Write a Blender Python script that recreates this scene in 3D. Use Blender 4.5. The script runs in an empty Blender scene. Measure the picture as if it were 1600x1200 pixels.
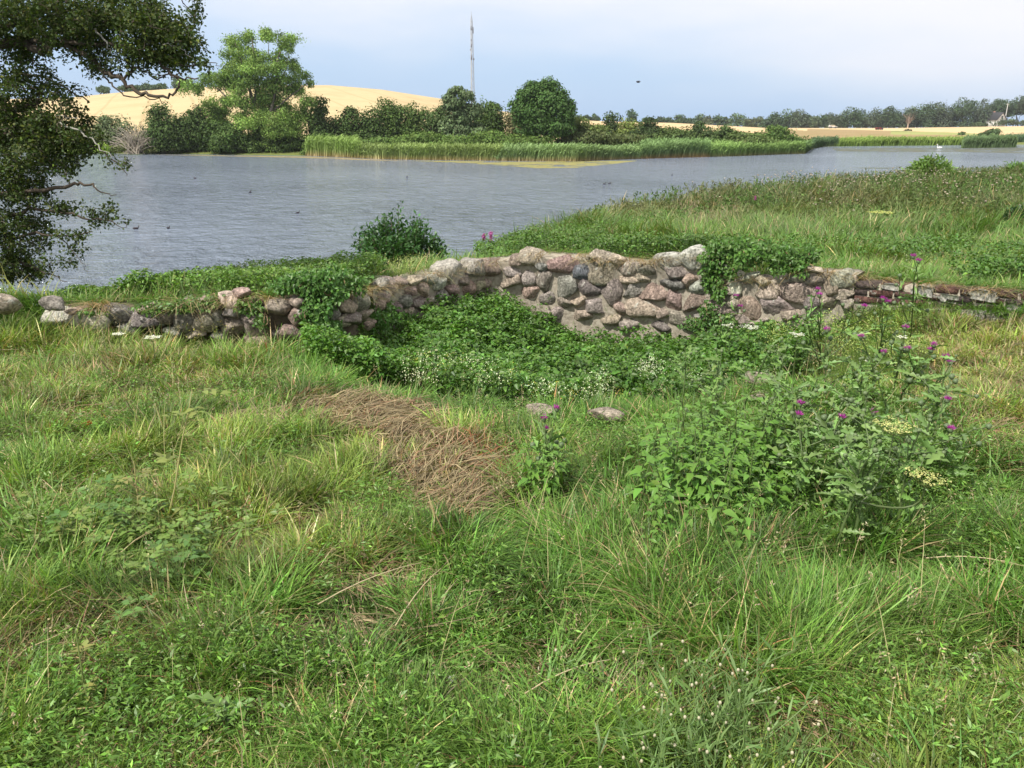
import bpy, math, random
import numpy as np
from mathutils import Vector, Matrix
R = math.radians
rng = np.random.default_rng(7)
random.seed(7)
scene = bpy.context.scene
C = scene.collection
# ------------------------------------------------------------------ camera
FPX = 1250.0; PITCH = R(18.33); CZ = 1.6
cam = bpy.data.cameras.new('camera'); camo = bpy.data.objects.new('camera', cam); C.objects.link(camo)
camo.location = (0, 0, CZ); camo.rotation_euler = (R(90) - PITCH, 0, 0)
cam.sensor_width = 36; cam.lens = 36 * FPX / 1600; cam.clip_start = 0.05; cam.clip_end = 9000
scene.camera = camo
scene.render.resolution_x = 1024; scene.render.resolution_y = 768
# ------------------------------------------------------------------ light
SUN_EL, SUN_AZ = 52, 228          # azimuth measured clockwise from +Y (view direction)
sd = Vector((math.sin(R(SUN_AZ)) * math.cos(R(SUN_EL)), math.cos(R(SUN_AZ)) * math.cos(R(SUN_EL)), math.sin(R(SUN_EL))))
sun = bpy.data.lights.new('sun', 'SUN'); sun.energy = 4.9; sun.angle = R(0.6); sun.color = (1.0, .95, .86)
suno = bpy.data.objects.new('sun', sun); C.objects.link(suno)
suno.rotation_euler = (-sd).to_track_quat('-Z', 'Y').to_euler()
scene.view_settings.view_transform = 'Standard'; scene.view_settings.look = 'None'
scene.view_settings.gamma = 1; scene.view_settings.exposure = 0.31
scene.render.engine = 'CYCLES'
scene.cycles.max_bounces = 6; scene.cycles.transparent_max_bounces = 4
scene.cycles.diffuse_bounces = 3; scene.cycles.transmission_bounces = 3; scene.cycles.glossy_bounces = 2
w = bpy.data.worlds.new('World'); scene.world = w; w.use_nodes = True
nt = w.node_tree; nt.nodes.clear()
def N(t, typ, **kw):
    n = t.nodes.new(typ)
    for k, v in kw.items(): setattr(n, k, v)
    return n
sky = N(nt, 'ShaderNodeTexSky', sky_type='NISHITA'); sky.sun_disc = False
sky.sun_elevation = R(SUN_EL); sky.sun_rotation = R(SUN_AZ); sky.air_density = 1.2; sky.dust_density = 1.0; sky.ozone_density = 2.5
skm = N(nt, 'ShaderNodeVectorMath', operation='SCALE'); skm.inputs['Scale'].default_value = 0.085
nt.links.new(sky.outputs[0], skm.inputs[0])
geo = N(nt, 'ShaderNodeNewGeometry')
sep = N(nt, 'ShaderNodeSeparateXYZ')
tcw = N(nt, 'ShaderNodeTexCoord'); nt.links.new(tcw.outputs['Generated'], sep.inputs[0])
mp = N(nt, 'ShaderNodeMapping'); mp.inputs['Scale'].default_value = (1.2, 1.2, 5.0); mp.inputs['Rotation'].default_value = (0, R(-7), 0)
nt.links.new(tcw.outputs['Generated'], mp.inputs[0])
ns = N(nt, 'ShaderNodeTexNoise'); ns.inputs['Scale'].default_value = 1.7; ns.inputs['Detail'].default_value = 5; ns.inputs['Roughness'].default_value = .5
nt.links.new(mp.outputs[0], ns.inputs[0])
# cloud veil thickens with height and to the right
m1 = N(nt, 'ShaderNodeMath', operation='MULTIPLY_ADD'); m1.inputs[1].default_value = 6.0; m1.inputs[2].default_value = -0.95
nt.links.new(sep.outputs['Z'], m1.inputs[0])
m2 = N(nt, 'ShaderNodeMath', operation='MULTIPLY_ADD'); m2.inputs[1].default_value = .75
nt.links.new(sep.outputs['X'], m2.inputs[0]); nt.links.new(m1.outputs[0], m2.inputs[2])
m3 = N(nt, 'ShaderNodeMath', operation='MULTIPLY_ADD'); m3.inputs[1].default_value = 1.5
nt.links.new(ns.outputs[0], m3.inputs[0]); nt.links.new(m2.outputs[0], m3.inputs[2])
cr = N(nt, 'ShaderNodeMapRange'); cr.interpolation_type = 'SMOOTHSTEP'; cr.inputs['From Min'].default_value = -.15; cr.inputs['From Max'].default_value = 0.95
nt.links.new(m3.outputs[0], cr.inputs['Value'])
lo = N(nt, 'ShaderNodeMix', data_type='RGBA'); lo.inputs[0].default_value = .72
nt.links.new(skm.outputs[0], lo.inputs[6]); lo.inputs[7].default_value = (.43, .63, .93, 1)
hi = N(nt, 'ShaderNodeMix', data_type='RGBA')
nt.links.new(cr.outputs[0], hi.inputs[0]); nt.links.new(lo.outputs[2], hi.inputs[6]); hi.inputs[7].default_value = (.80, .805, .85, 1)
bg = N(nt, 'ShaderNodeBackground'); nt.links.new(hi.outputs[2], bg.inputs[0]); bg.inputs[1].default_value = 1.0
wo = N(nt, 'ShaderNodeOutputWorld'); nt.links.new(bg.outputs[0], wo.inputs[0])

# ------------------------------------------------------------------ pixel helpers (photo pixels, 1600x1200) -> world points
cP, sP = math.cos(PITCH), math.sin(PITCH)
def ray(px, py):
    u = (px - 800) / FPX; v = (600 - py) / FPX
    return u, cP + v * sP, -sP + v * cP
def P(px, py, Y):
    x, y, z = ray(px, py); t = Y / y
    return np.array((x * t, Y, CZ + z * t))
def PZ(px, py, Z):
    x, y, z = ray(px, py); t = (Z - CZ) / z
    return np.array((x * t, y * t, Z))
def proj(x, y, z):
    d = y * cP - (z - CZ) * sP; up = (z - CZ) * cP + y * sP
    return 800 + FPX * x / d, 600 - FPX * up / d
# ------------------------------------------------------------------ noise
def hsh(ix, iy, seed):
    h = (ix.astype(np.int64) * 374761393 + iy.astype(np.int64) * 668265263 + seed * 974711) & 0x7fffffff
    h = ((h ^ (h >> 13)) * 1274126177) & 0x7fffffff
    return ((h ^ (h >> 16)) & 0xffff) / 65535.0
def vn(x, y, s, seed=0):
    x = np.asarray(x) / s + 1000.; y = np.asarray(y) / s + 1000.
    ix = np.floor(x); iy = np.floor(y); fx = x - ix; fy = y - iy
    fx = fx * fx * (3 - 2 * fx); fy = fy * fy * (3 - 2 * fy)
    a = hsh(ix, iy, seed); b = hsh(ix + 1, iy, seed); c = hsh(ix, iy + 1, seed); d = hsh(ix + 1, iy + 1, seed)
    return (a * (1 - fx) + b * fx) * (1 - fy) + (c * (1 - fx) + d * fx) * fy
def fbm(x, y, s, seed=0, o=3):
    r = 0; a = .5; t = 0
    for i in range(o):
        r = r + a * vn(x, y, s, seed + i * 17); t += a; a *= .5; s *= .5
    return r / t
def sst(a, b, x):
    t = np.clip((x - a) / (b - a), 0, 1); return t * t * (3 - 2 * t)
# ------------------------------------------------------------------ mesh accumulator
class G:
    def __init__(s): s.V = []; s.C = []; s.Q = []; s.T = []; s.n = 0
    def add(s, V, quads=None, tris=None, col=(1, 1, 1)):
        V = np.asarray(V, float).reshape(-1, 3); k = len(V)
        if k == 0: return s
        s.V.append(V)
        c = np.asarray(col, float)
        if c.ndim == 1: c = np.tile(c, (k, 1))
        s.C.append(c)
        if quads is not None and len(quads): s.Q.append(np.asarray(quads, np.int64).reshape(-1, 4) + s.n)
        if tris is not None and len(tris): s.T.append(np.asarray(tris, np.int64).reshape(-1, 3) + s.n)
        s.n += k; return s
    def build(s, name, mat, parent=None, smooth=True, origin=None):
        V = np.concatenate(s.V); Cc = np.concatenate(s.C)
        if origin is not None: V = V - np.asarray(origin)
        Q = np.concatenate(s.Q) if s.Q else np.zeros((0, 4), np.int64)
        T = np.concatenate(s.T) if s.T else np.zeros((0, 3), np.int64)
        me = bpy.data.meshes.new(name)
        me.vertices.add(len(V)); me.vertices.foreach_set('co', V.astype(np.float32).ravel())
        L = np.concatenate([Q.ravel(), T.ravel()]); me.loops.add(len(L)); me.loops.foreach_set('vertex_index', L.astype(np.int32))
        nq, ntr = len(Q), len(T); me.polygons.add(nq + ntr)
        ls = np.concatenate([np.arange(nq) * 4, nq * 4 + np.arange(ntr) * 3]); me.polygons.foreach_set('loop_start', ls.astype(np.int32))
        me.update(calc_edges=True)
        if smooth: me.polygons.foreach_set('use_smooth', np.ones(nq + ntr, bool))
        a = me.attributes.new('Col', 'FLOAT_COLOR', 'POINT')
        a.data.foreach_set('color', np.hstack([Cc, np.ones((len(Cc), 1))]).astype(np.float32).ravel())
        if mat: me.materials.append(mat)
        o = bpy.data.objects.new(name, me); C.objects.link(o)
        if origin is not None and parent is None: o.location = origin
        if parent: o.parent = parent
        return o
def tag(o, label=None, cat=None, group=None, kind=None):
    if label: o['label'] = label
    if cat: o['category'] = cat
    if group: o['group'] = group
    if kind: o['kind'] = kind
    return o
def thing(name, loc, label, cat, group=None, rz=0):
    o = bpy.data.objects.new(name, None); C.objects.link(o); o.location = loc; o.rotation_euler = (0, 0, rz); o.empty_display_size = .1
    return tag(o, label, cat, group)
def norm(v): return v / np.maximum(np.linalg.norm(v, axis=-1, keepdims=True), 1e-9)
def tube(g, pts, rad, n=5, col=(1, 1, 1)):
    pts = np.asarray(pts, float); k = len(pts); rad = np.broadcast_to(rad, (k,))
    t = norm(np.gradient(pts, axis=0)); ref = np.array((.31, .17, .93)) if abs(t[0] @ np.array((.31, .17, .93))) < .95 else np.array((1., 0, 0))
    a = norm(np.cross(t, ref)); b = np.cross(t, a)
    th = np.arange(n) / n * 2 * np.pi
    V = pts[:, None] + rad[:, None, None] * (a[:, None] * np.cos(th)[None, :, None] + b[:, None] * np.sin(th)[None, :, None])
    i = np.arange(k - 1)[:, None] * n; j = np.arange(n)[None]; j2 = (j + 1) % n
    Q = np.stack([i + j, i + j2, i + n + j2, i + n + j], -1).reshape(-1, 4)
    g.add(V, Q, None, col); g.add(V[-1], None, [(0, q, q + 1) for q in range(1, n - 1)], col)
def curve(p0, p1, bend, k=6, seed=None):
    p0 = np.asarray(p0, float); p1 = np.asarray(p1, float); t = np.linspace(0, 1, k)[:, None]
    return p0 + (p1 - p0) * t + np.asarray(bend) * (4 * t * (1 - t))
# blade batch
def blades(g, pos, h, w, az, lean, droop, col, tipcol=None, faz=None, flat=None):
    n = len(pos); h = np.broadcast_to(h, (n,)); w = np.broadcast_to(w, (n,)); lean = np.broadcast_to(lean, (n,)); droop = np.broadcast_to(droop, (n,))
    d = np.stack([np.cos(az), np.sin(az), 0 * az], -1)
    if faz is None: faz = az + np.pi / 2 + rng.normal(0, .5, n)
    s = np.stack([np.cos(faz), np.sin(faz), 0 * faz], -1)
    ts = np.array([0, .38, .72, 1.]); ws = [1, .9, .55]
    V = np.empty((n, 7, 3)); Cc = np.empty((n, 7, 3))
    col = np.broadcast_to(col, (n, 3)); tipcol = col if tipcol is None else np.broadcast_to(tipcol, (n, 3))
    for i, t in enumerate(ts):
        c = pos + d * (h * (lean * t + droop * t * t * .9))[:, None]; c[:, 2] += h * (t - .55 * droop * t * t)
        if i < 3:
            V[:, 2 * i] = c - s * (w * ws[i] * .5)[:, None]; V[:, 2 * i + 1] = c + s * (w * ws[i] * .5)[:, None]
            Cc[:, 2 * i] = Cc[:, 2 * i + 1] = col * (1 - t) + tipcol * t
        else: V[:, 6] = c; Cc[:, 6] = tipcol
    b = np.arange(n)[:, None] * 7
    Q = np.concatenate([b + np.array([0, 1, 3, 2]), b + np.array([2, 3, 5, 4])]); T = b + np.array([4, 5, 6])
    g.add(V, Q, T, Cc.reshape(-1, 3))
# leaf batch: pos, dir (unit), up (normal hint)
def leaves(g, pos, d, nrm, L, W, col, simple=False, fold=.25, droop=.15):
    n = len(pos); L = np.broadcast_to(L, (n,))[:, None]; W = np.broadcast_to(W, (n,))[:, None]
    d = norm(d); s = norm(np.cross(d, nrm)); u = np.cross(s, d)
    col = np.broadcast_to(col, (n, 3))
    if simple:
        V = np.stack([pos, pos + d * L * .5 + s * W * .5 + u * W * fold * .5, pos + d * L - u * L * droop, pos + d * L * .5 - s * W * .5 + u * W * fold * .5], 1)
        g.add(V, np.arange(n)[:, None] * 4 + np.arange(4), None, np.repeat(col, 4, 0)); return
    m = pos + d * L * .45 + u * 0
    l1 = pos + d * L * .33 - s * W * .5 + u * W * fold; r1 = pos + d * L * .33 + s * W * .5 + u * W * fold
    l2 = pos + d * L * .7 - s * W * .3 + u * (W * fold * .5 - L * droop * .4); r2 = pos + d * L * .7 + s * W * .3 + u * (W * fold * .5 - L * droop * .4)
    tip = pos + d * L - u * L * droop
    V = np.stack([pos, l1, r1, m, l2, r2, tip], 1); b = np.arange(n)[:, None] * 7
    T = np.concatenate([b + np.array(q) for q in ((0, 2, 3), (0, 3, 1), (3, 5, 6), (3, 6, 4))]); Q = np.concatenate([b + np.array((3, 2, 5, 5))[:4] for _ in range(0)]) if False else None
    T = np.concatenate([T, b + np.array((3, 2, 5)), b + np.array((3, 4, 1))])
    g.add(V, None, T, np.repeat(col, 7, 0))
def rdir(n, zlo=-1, zhi=1):
    z = rng.uniform(zlo, zhi, n); a = rng.uniform(0, 2 * np.pi, n); r = np.sqrt(np.maximum(0, 1 - z * z))
    return np.stack([r * np.cos(a), r * np.sin(a), z], -1)
def jit(col, n, v=.15, hue=.08):
    c = np.tile(np.asarray(col, float), (n, 1)) * np.exp(rng.normal(0, v, (n, 1))); c *= np.exp(rng.normal(0, hue, (n, 3))); return np.clip(c, 0, .95)
# ico sphere template
def ico(sub):
    import bmesh
    bm = bmesh.new(); bmesh.ops.create_icosphere(bm, subdivisions=sub, radius=1)
    V = np.array([v.co[:] for v in bm.verts]); F = np.array([[v.index for v in f.verts] for f in bm.faces]); bm.free(); return V, F
ICO1 = ico(1); ICO2 = ico(2); ICO3 = ico(3); ICO4 = ico(4)
# ------------------------------------------------------------------ materials
def mat(name): m = bpy.data.materials.new(name); m.use_nodes = True; m.node_tree.nodes.clear(); return m, m.node_tree
def leafmat(name, rough=.5, trans=.3, spec=.35, nscale=0, namp=0):
    m, t = mat(name); at = N(t, 'ShaderNodeAttribute', attribute_name='Col'); col = at.outputs['Color']
    if nscale:
        tc = N(t, 'ShaderNodeTexCoord'); no = N(t, 'ShaderNodeTexNoise'); no.inputs['Scale'].default_value = nscale; t.links.new(tc.outputs['Object'], no.inputs[0])
        mr = N(t, 'ShaderNodeMapRange'); mr.inputs['To Min'].default_value = 1 - namp; mr.inputs['To Max'].default_value = 1 + namp; t.links.new(no.outputs[0], mr.inputs[0])
        vm = N(t, 'ShaderNodeVectorMath', operation='SCALE'); t.links.new(col, vm.inputs[0]); t.links.new(mr.outputs[0], vm.inputs['Scale']); col = vm.outputs[0]
    b = N(t, 'ShaderNodeBsdfPrincipled'); b.inputs['Roughness'].default_value = rough; b.inputs['Specular IOR Level'].default_value = spec
    t.links.new(col, b.inputs['Base Color']); o = N(t, 'ShaderNodeOutputMaterial')
    if trans:
        tr = N(t, 'ShaderNodeBsdfTranslucent'); hs = N(t, 'ShaderNodeMix', data_type='RGBA', blend_type='MULTIPLY'); hs.inputs[0].default_value = 1
        t.links.new(col, hs.inputs[6]); hs.inputs[7].default_value = (1.5, 1.6, .7, 1); t.links.new(hs.outputs[2], tr.inputs[0])
        mx = N(t, 'ShaderNodeMixShader'); mx.inputs[0].default_value = trans; t.links.new(b.outputs[0], mx.inputs[1]); t.links.new(tr.outputs[0], mx.inputs[2]); t.links.new(mx.outputs[0], o.inputs[0])
    else: t.links.new(b.outputs[0], o.inputs[0])
    return m
M = {}
M['grass'] = leafmat('grass_blade', .5, .27, .35)
M['leaf'] = leafmat('leaf', .45, .25, .4)
M['thorn'] = leafmat('hawthorn_leaf', .55, .2, .2)
M['far'] = leafmat('far_foliage', .65, .15, .15)
M['straw'] = leafmat('dry_straw', .6, .15, .2)
M['bark'] = leafmat('bark', .85, 0, .15, 14, .45)
M['petal'] = leafmat('petal', .6, .3, .15)
M['paint'] = leafmat('plain_paint', .6, 0, .3)
def groundmat(name, cols, scale, detail=6, rough=.95, bump=.3):
    m, t = mat(name); tc = N(t, 'ShaderNodeTexCoord'); no = N(t, 'ShaderNodeTexNoise'); no.inputs['Scale'].default_value = scale; no.inputs['Detail'].default_value = detail; no.inputs['Roughness'].default_value = .65
    t.links.new(tc.outputs['Object'], no.inputs[0]); r = N(t, 'ShaderNodeValToRGB'); t.links.new(no.outputs[0], r.inputs[0])
    el = r.color_ramp.elements; el[0].position = .3; el[0].color = (*cols[0], 1); el[1].position = .7; el[1].color = (*cols[-1], 1)
    for i, c in enumerate(cols[1:-1]): e = el.new(.3 + .4 * (i + 1) / (len(cols) - 1)); e.color = (*c, 1)
    b = N(t, 'ShaderNodeBsdfPrincipled'); b.inputs['Roughness'].default_value = rough; b.inputs['Specular IOR Level'].default_value = .15; t.links.new(r.outputs[0], b.inputs['Base Color'])
    if bump:
        bp = N(t, 'ShaderNodeBump'); bp.inputs['Strength'].default_value = bump; bp.inputs['Distance'].default_value = .3 / scale; t.links.new(no.outputs[0], bp.inputs['Height']); t.links.new(bp.outputs[0], b.inputs['Normal'])
    o = N(t, 'ShaderNodeOutputMaterial'); t.links.new(b.outputs[0], o.inputs[0]); return m
M['soil'] = groundmat('soil', [(.05, .05, .022), (.10, .085, .045), (.07, .085, .03)], 6)
M['wheat'] = groundmat('ripe_wheat', [(.36, .27, .14), (.49, .38, .21), (.41, .315, .165)], .03, 7, bump=0)
def stonemat():
    m, t = mat('fieldstone'); at = N(t, 'ShaderNodeAttribute', attribute_name='Col'); tc = N(t, 'ShaderNodeTexCoord')
    n1 = N(t, 'ShaderNodeTexNoise'); n1.inputs['Scale'].default_value = 9; n1.inputs['Detail'].default_value = 8; n1.inputs['Roughness'].default_value = .7; t.links.new(tc.outputs['Object'], n1.inputs[0])
    mr = N(t, 'ShaderNodeMapRange'); mr.inputs['From Min'].default_value = .25; mr.inputs['From Max'].default_value = .75; mr.inputs['To Min'].default_value = .5; mr.inputs['To Max'].default_value = 1.8; t.links.new(n1.outputs[0], mr.inputs[0])
    vm = N(t, 'ShaderNodeVectorMath', operation='SCALE'); t.links.new(at.outputs['Color'], vm.inputs[0]); t.links.new(mr.outputs[0], vm.inputs['Scale'])
    # speckle of feldspar / mica
    n3 = N(t, 'ShaderNodeTexNoise'); n3.inputs['Scale'].default_value = 42; n3.inputs['Detail'].default_value = 2; t.links.new(tc.outputs['Object'], n3.inputs[0])
    mr3 = N(t, 'ShaderNodeMapRange'); mr3.inputs['From Min'].default_value = .3; mr3.inputs['From Max'].default_value = .7; mr3.inputs['To Min'].default_value = .5; mr3.inputs['To Max'].default_value = 1.5; t.links.new(n3.outputs[0], mr3.inputs[0])
    vm3 = N(t, 'ShaderNodeVectorMath', operation='SCALE'); t.links.new(vm.outputs[0], vm3.inputs[0]); t.links.new(mr3.outputs[0], vm3.inputs['Scale'])
    # lichen: amount in alpha-like 'Lich' attribute
    n2 = N(t, 'ShaderNodeTexNoise'); n2.inputs['Scale'].default_value = 13; n2.inputs['Detail'].default_value = 6; n2.inputs['Roughness'].default_value = .6; n2.inputs['Distortion'].default_value = .6; t.links.new(tc.outputs['Object'], n2.inputs[0])
    li = N(t, 'ShaderNodeAttribute', attribute_name='lichen'); ad = N(t, 'ShaderNodeMath', operation='ADD'); t.links.new(n2.outputs[0], ad.inputs[0]); t.links.new(li.outputs['Fac'], ad.inputs[1])
    lr = N(t, 'ShaderNodeMapRange'); lr.inputs['From Min'].default_value = .62; lr.inputs['From Max'].default_value = .68; t.links.new(ad.outputs[0], lr.inputs[0])
    mx = N(t, 'ShaderNodeMix', data_type='RGBA'); t.links.new(lr.outputs[0], mx.inputs[0]); t.links.new(vm3.outputs[0], mx.inputs[6]); mx.inputs[7].default_value = (.56, .55, .48, 1)
    b = N(t, 'ShaderNodeBsdfPrincipled'); b.inputs['Roughness'].default_value = .85; b.inputs['Specular IOR Level'].default_value = .25; t.links.new(mx.outputs[2], b.inputs['Base Color'])
    n4 = N(t, 'ShaderNodeTexNoise'); n4.inputs['Scale'].default_value = 26; n4.inputs['Detail'].default_value = 9; n4.inputs['Roughness'].default_value = .72; t.links.new(tc.outputs['Object'], n4.inputs[0])
    bp = N(t, 'ShaderNodeBump'); bp.inputs['Strength'].default_value = 1.0; bp.inputs['Distance'].default_value = .05; t.links.new(n4.outputs[0], bp.inputs['Height']); t.links.new(bp.outputs[0], b.inputs['Normal'])
    o = N(t, 'ShaderNodeOutputMaterial'); t.links.new(b.outputs[0], o.inputs[0]); return m
M['stone'] = stonemat()
def watermat():
    m, t = mat('lake_water'); b = N(t, 'ShaderNodeBsdfPrincipled'); b.inputs['Base Color'].default_value = (.165, .198, .25, 1); b.inputs['Roughness'].default_value = .1; b.inputs['IOR'].default_value = 1.33
    tc = N(t, 'ShaderNodeTexCoord'); mp = N(t, 'ShaderNodeMapping'); mp.inputs['Scale'].default_value = (1, .8, 1); mp.inputs['Rotation'].default_value = (0, 0, R(12)); t.links.new(tc.outputs['Object'], mp.inputs[0])
    a = N(t, 'ShaderNodeTexNoise'); a.inputs['Scale'].default_value = 1.0; a.inputs['Detail'].default_value = 5; a.inputs['Roughness'].default_value = .68; a.inputs['Distortion'].default_value = .3; t.links.new(mp.outputs[0], a.inputs[0])
    # gust pattern modulates ripple strength
    gn = N(t, 'ShaderNodeTexNoise'); gn.inputs['Scale'].default_value = .05; gn.inputs['Detail'].default_value = 3; t.links.new(tc.outputs['Object'], gn.inputs[0])
    gm = N(t, 'ShaderNodeMapRange'); gm.inputs['From Min'].default_value = .35; gm.inputs['From Max'].default_value = .65; gm.inputs['To Min'].default_value = .5; gm.inputs['To Max'].default_value = 1.0; t.links.new(gn.outputs[0], gm.inputs[0])
    bp = N(t, 'ShaderNodeBump'); bp.inputs['Distance'].default_value = 1.3; t.links.new(gm.outputs[0], bp.inputs['Strength']); t.links.new(a.outputs[0], bp.inputs['Height']); t.links.new(bp.outputs[0], b.inputs['Normal'])
    o = N(t, 'ShaderNodeOutputMaterial'); t.links.new(b.outputs[0], o.inputs[0]); return m
M['water'] = watermat()
# ================================================================== TERRAIN (near)
LAKE = -2.5
# wall line: px -> forward distance Y, top py, base py
WL = np.array([(-200, 6.4, 470, 500), (0, 6.9, 470, 505), (100, 7.05, 480, 512), (300, 7.1, 478, 520), (480, 7.1, 462, 530), (560, 7.5, 458, 512), (600, 8.4, 450, 490), (690, 9.2, 428, 490),
               (760, 9.9, 412, 478), (830, 9.8, 400, 490), (900, 9.6, 404, 500), (1000, 9.3, 412, 512), (1090, 9.0, 402, 525), (1150, 8.7, 440, 520), (1200, 8.45, 440, 515), (1260, 8.3, 428, 505),
               (1330, 8.15, 430, 480), (1340, 8.1, 436, 468), (1600, 6.9, 462, 488), (1960, 5.9, 484, 516)], float)
def wl(px, k): return np.interp(px, WL[:, 0], WL[:, k])
WP = np.array([P(a[0], a[3], a[1]) for a in WL])
WU = WP[:, 0] / WP[:, 1]; WY = WP[:, 1]
def wallY(x, y):
    u = np.asarray(x) / np.maximum(y, .5); return np.interp(u, WU, WY)
def rbf(pts):
    pts = np.array(pts, float); n = len(pts); d = np.hypot(pts[:, None, 0] - pts[None, :, 0], pts[:, None, 1] - pts[None, :, 1])
    A = np.zeros((n + 3, n + 3)); A[:n, :n] = d + np.eye(n) * -1e-3; A[:n, n] = 1; A[:n, n + 1:] = pts[:, :2]; A[n:, :n] = A[:n, n:].T
    wv = np.linalg.solve(A, np.concatenate([pts[:, 2], [0, 0, 0]]))
    def f(x, y):
        x = np.asarray(x, float); sh = x.shape; x = x.ravel(); y = np.asarray(y, float).ravel(); r = wv[n] + wv[n + 1] * x + wv[n + 2] * y
        for i in range(n): r = r + wv[i] * np.hypot(x - pts[i, 0], y - pts[i, 1])
        return r.reshape(sh)
    return f
F = []
for (px, py, Y, veg) in [(100, 520, 6.6, .2), (300, 545, 6.0, .15), (300, 530, 6.9, .2), (480, 545, 6.7, .15), (600, 545, 7, .35), (640, 500, 8.4, .4), (760, 465, 9.6, .45), (750, 540, 7.6, .5), (900, 520, 9.2, .5),
                         (900, 600, 6.0, .5), (700, 590, 5.6, .3), (840, 628, 4.95, .12), (950, 628, 4.95, .12), (1080, 530, 8.8, .5), (1080, 600, 5.8, .45), (1200, 525, 8.2, .4), (1330, 482, 8.0, .15),
                         (1190, 585, 5.2, .12), (1450, 480, 7.4, .1), (1600, 500, 6.6, .1), (1400, 600, 4.9, .12), (1600, 600, 4.9, .1), (100, 600, 4.9, .1), (-100, 530, 6.3, .1), (500, 600, 5.0, .12), (1750, 510, 6, .1)]:
    q = P(px, py, Y); F.append((q[0], q[1], q[2] - veg))
for x in (-6, -3, 0, 3, 6):
    for y in (-3, 0, 2, 3.6): F.append((x, y, 0.0 if y < 3 else -.04))
Bk = []
CREST = []
for (px, py, Y, veg, crest) in [(-200, 455, 7.6, .25, 1), (0, 455, 7.6, .25, 1), (100, 478, 8.2, .28, 1), (180, 448, 8.5, .3, 1), (250, 424, 8.8, .3, 1), (370, 402, 9.3, .28, 1), (540, 398, 9.8, .28, 1), (650, 402, 10.8, .25, 1), (700, 398, 11.6, .25, 1), (770, 380, 13.5, .2, 1),
                                (860, 350, 17.5, .18, 1), (960, 324, 22, .2, 1), (1100, 300, 28, .25, 1), (1250, 284, 33, .3, 1), (1420, 271, 38, .35, 1), (1600, 269, 42, .35, 1), (1900, 267, 46, .35, 1),
                                (1000, 355, 14, .2, 0), (1300, 385, 11, .2, 0), (1600, 405, 9.5, .2, 0), (1200, 325, 20, .35, 0), (1500, 335, 18, .3, 0), (900, 375, 13, .2, 0)]:
    q = P(px, py, Y); Bk.append((q[0], q[1], q[2] - veg))
    if crest: CREST.append((q[0] / q[1], q[1]))
for px in (-200, 0, 150, 300, 480, 560, 620, 690, 760, 830, 900, 1000, 1090, 1150, 1200, 1260, 1330, 1450, 1600, 1800):
    q = P(px, wl(px, 2), wl(px, 1)); Bk.append((q[0], q[1] + .25, q[2] - .05))
CREST = np.array(CREST)
fF = rbf(F); fB = rbf(Bk)
def hraw(x, y):
    zf = fF(x, y); zb = fB(x, y); wy = wallY(x, y)
    z = np.where(y < 1.5, zf, zf * (1 - sst(.10, .36, y - wy)) + zb * sst(.10, .36, y - wy))
    z = np.where(y < wy + .1, np.minimum(zf, .15), z)
    cy = np.interp(x / np.maximum(y, .5), CREST[:, 0], CREST[:, 1]); t = y - cy
    drop = sst(0, 3 + cy * .12, t); z = z * (1 - drop) + (LAKE - 1.2) * drop
    z = z + (fbm(x, y, 1.1, 3) - .5) * .09 * (1 - drop)
    return z
xs = np.concatenate([-np.geomspace(70, 7.5, 40), np.arange(-7.4, 8.4, .07), np.geomspace(8.5, 80, 60)])
ys = np.concatenate([np.arange(-3, 12.5, .07), np.geomspace(12.6, 62, 120)])
XX, YY = np.meshgrid(xs, ys); ZZ = hraw(XX, YY)
def hz(x, y):
    i = np.clip(np.searchsorted(xs, x) - 1, 0, len(xs) - 2); j = np.clip(np.searchsorted(ys, y) - 1, 0, len(ys) - 2)
    fx = np.clip((x - xs[i]) / (xs[i + 1] - xs[i]), 0, 1); fy = np.clip((y - ys[j]) / (ys[j + 1] - ys[j]), 0, 1)
    return (ZZ[j, i] * (1 - fx) + ZZ[j, i + 1] * fx) * (1 - fy) + (ZZ[j + 1, i] * (1 - fx) + ZZ[j + 1, i + 1] * fx) * fy
def gridq(nr, nc):
    i = np.arange(nr - 1)[:, None] * nc; j = np.arange(nc - 1)[None]
    return np.stack([i + j, i + j + 1, i + nc + j + 1, i + nc + j], -1).reshape(-1, 4)
g = G(); g.add(np.stack([XX, YY, ZZ], -1), gridq(len(ys), len(xs))); tag(g.build('ground', M['soil']), 'uneven soil under the meadow and the ruin', 'ground', kind='structure')
# ================================================================== LAKE
g = G(); xw = np.linspace(-400, 500, 10); yw = np.linspace(4, 260, 6); A, B_ = np.meshgrid(xw, yw)
g.add(np.stack([A, B_, A * 0 + LAKE], -1), gridq(6, 10)); tag(g.build('lake_water', M['water']), 'rippled grey-blue lake reflecting the pale sky', 'lake', kind='structure')
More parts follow.
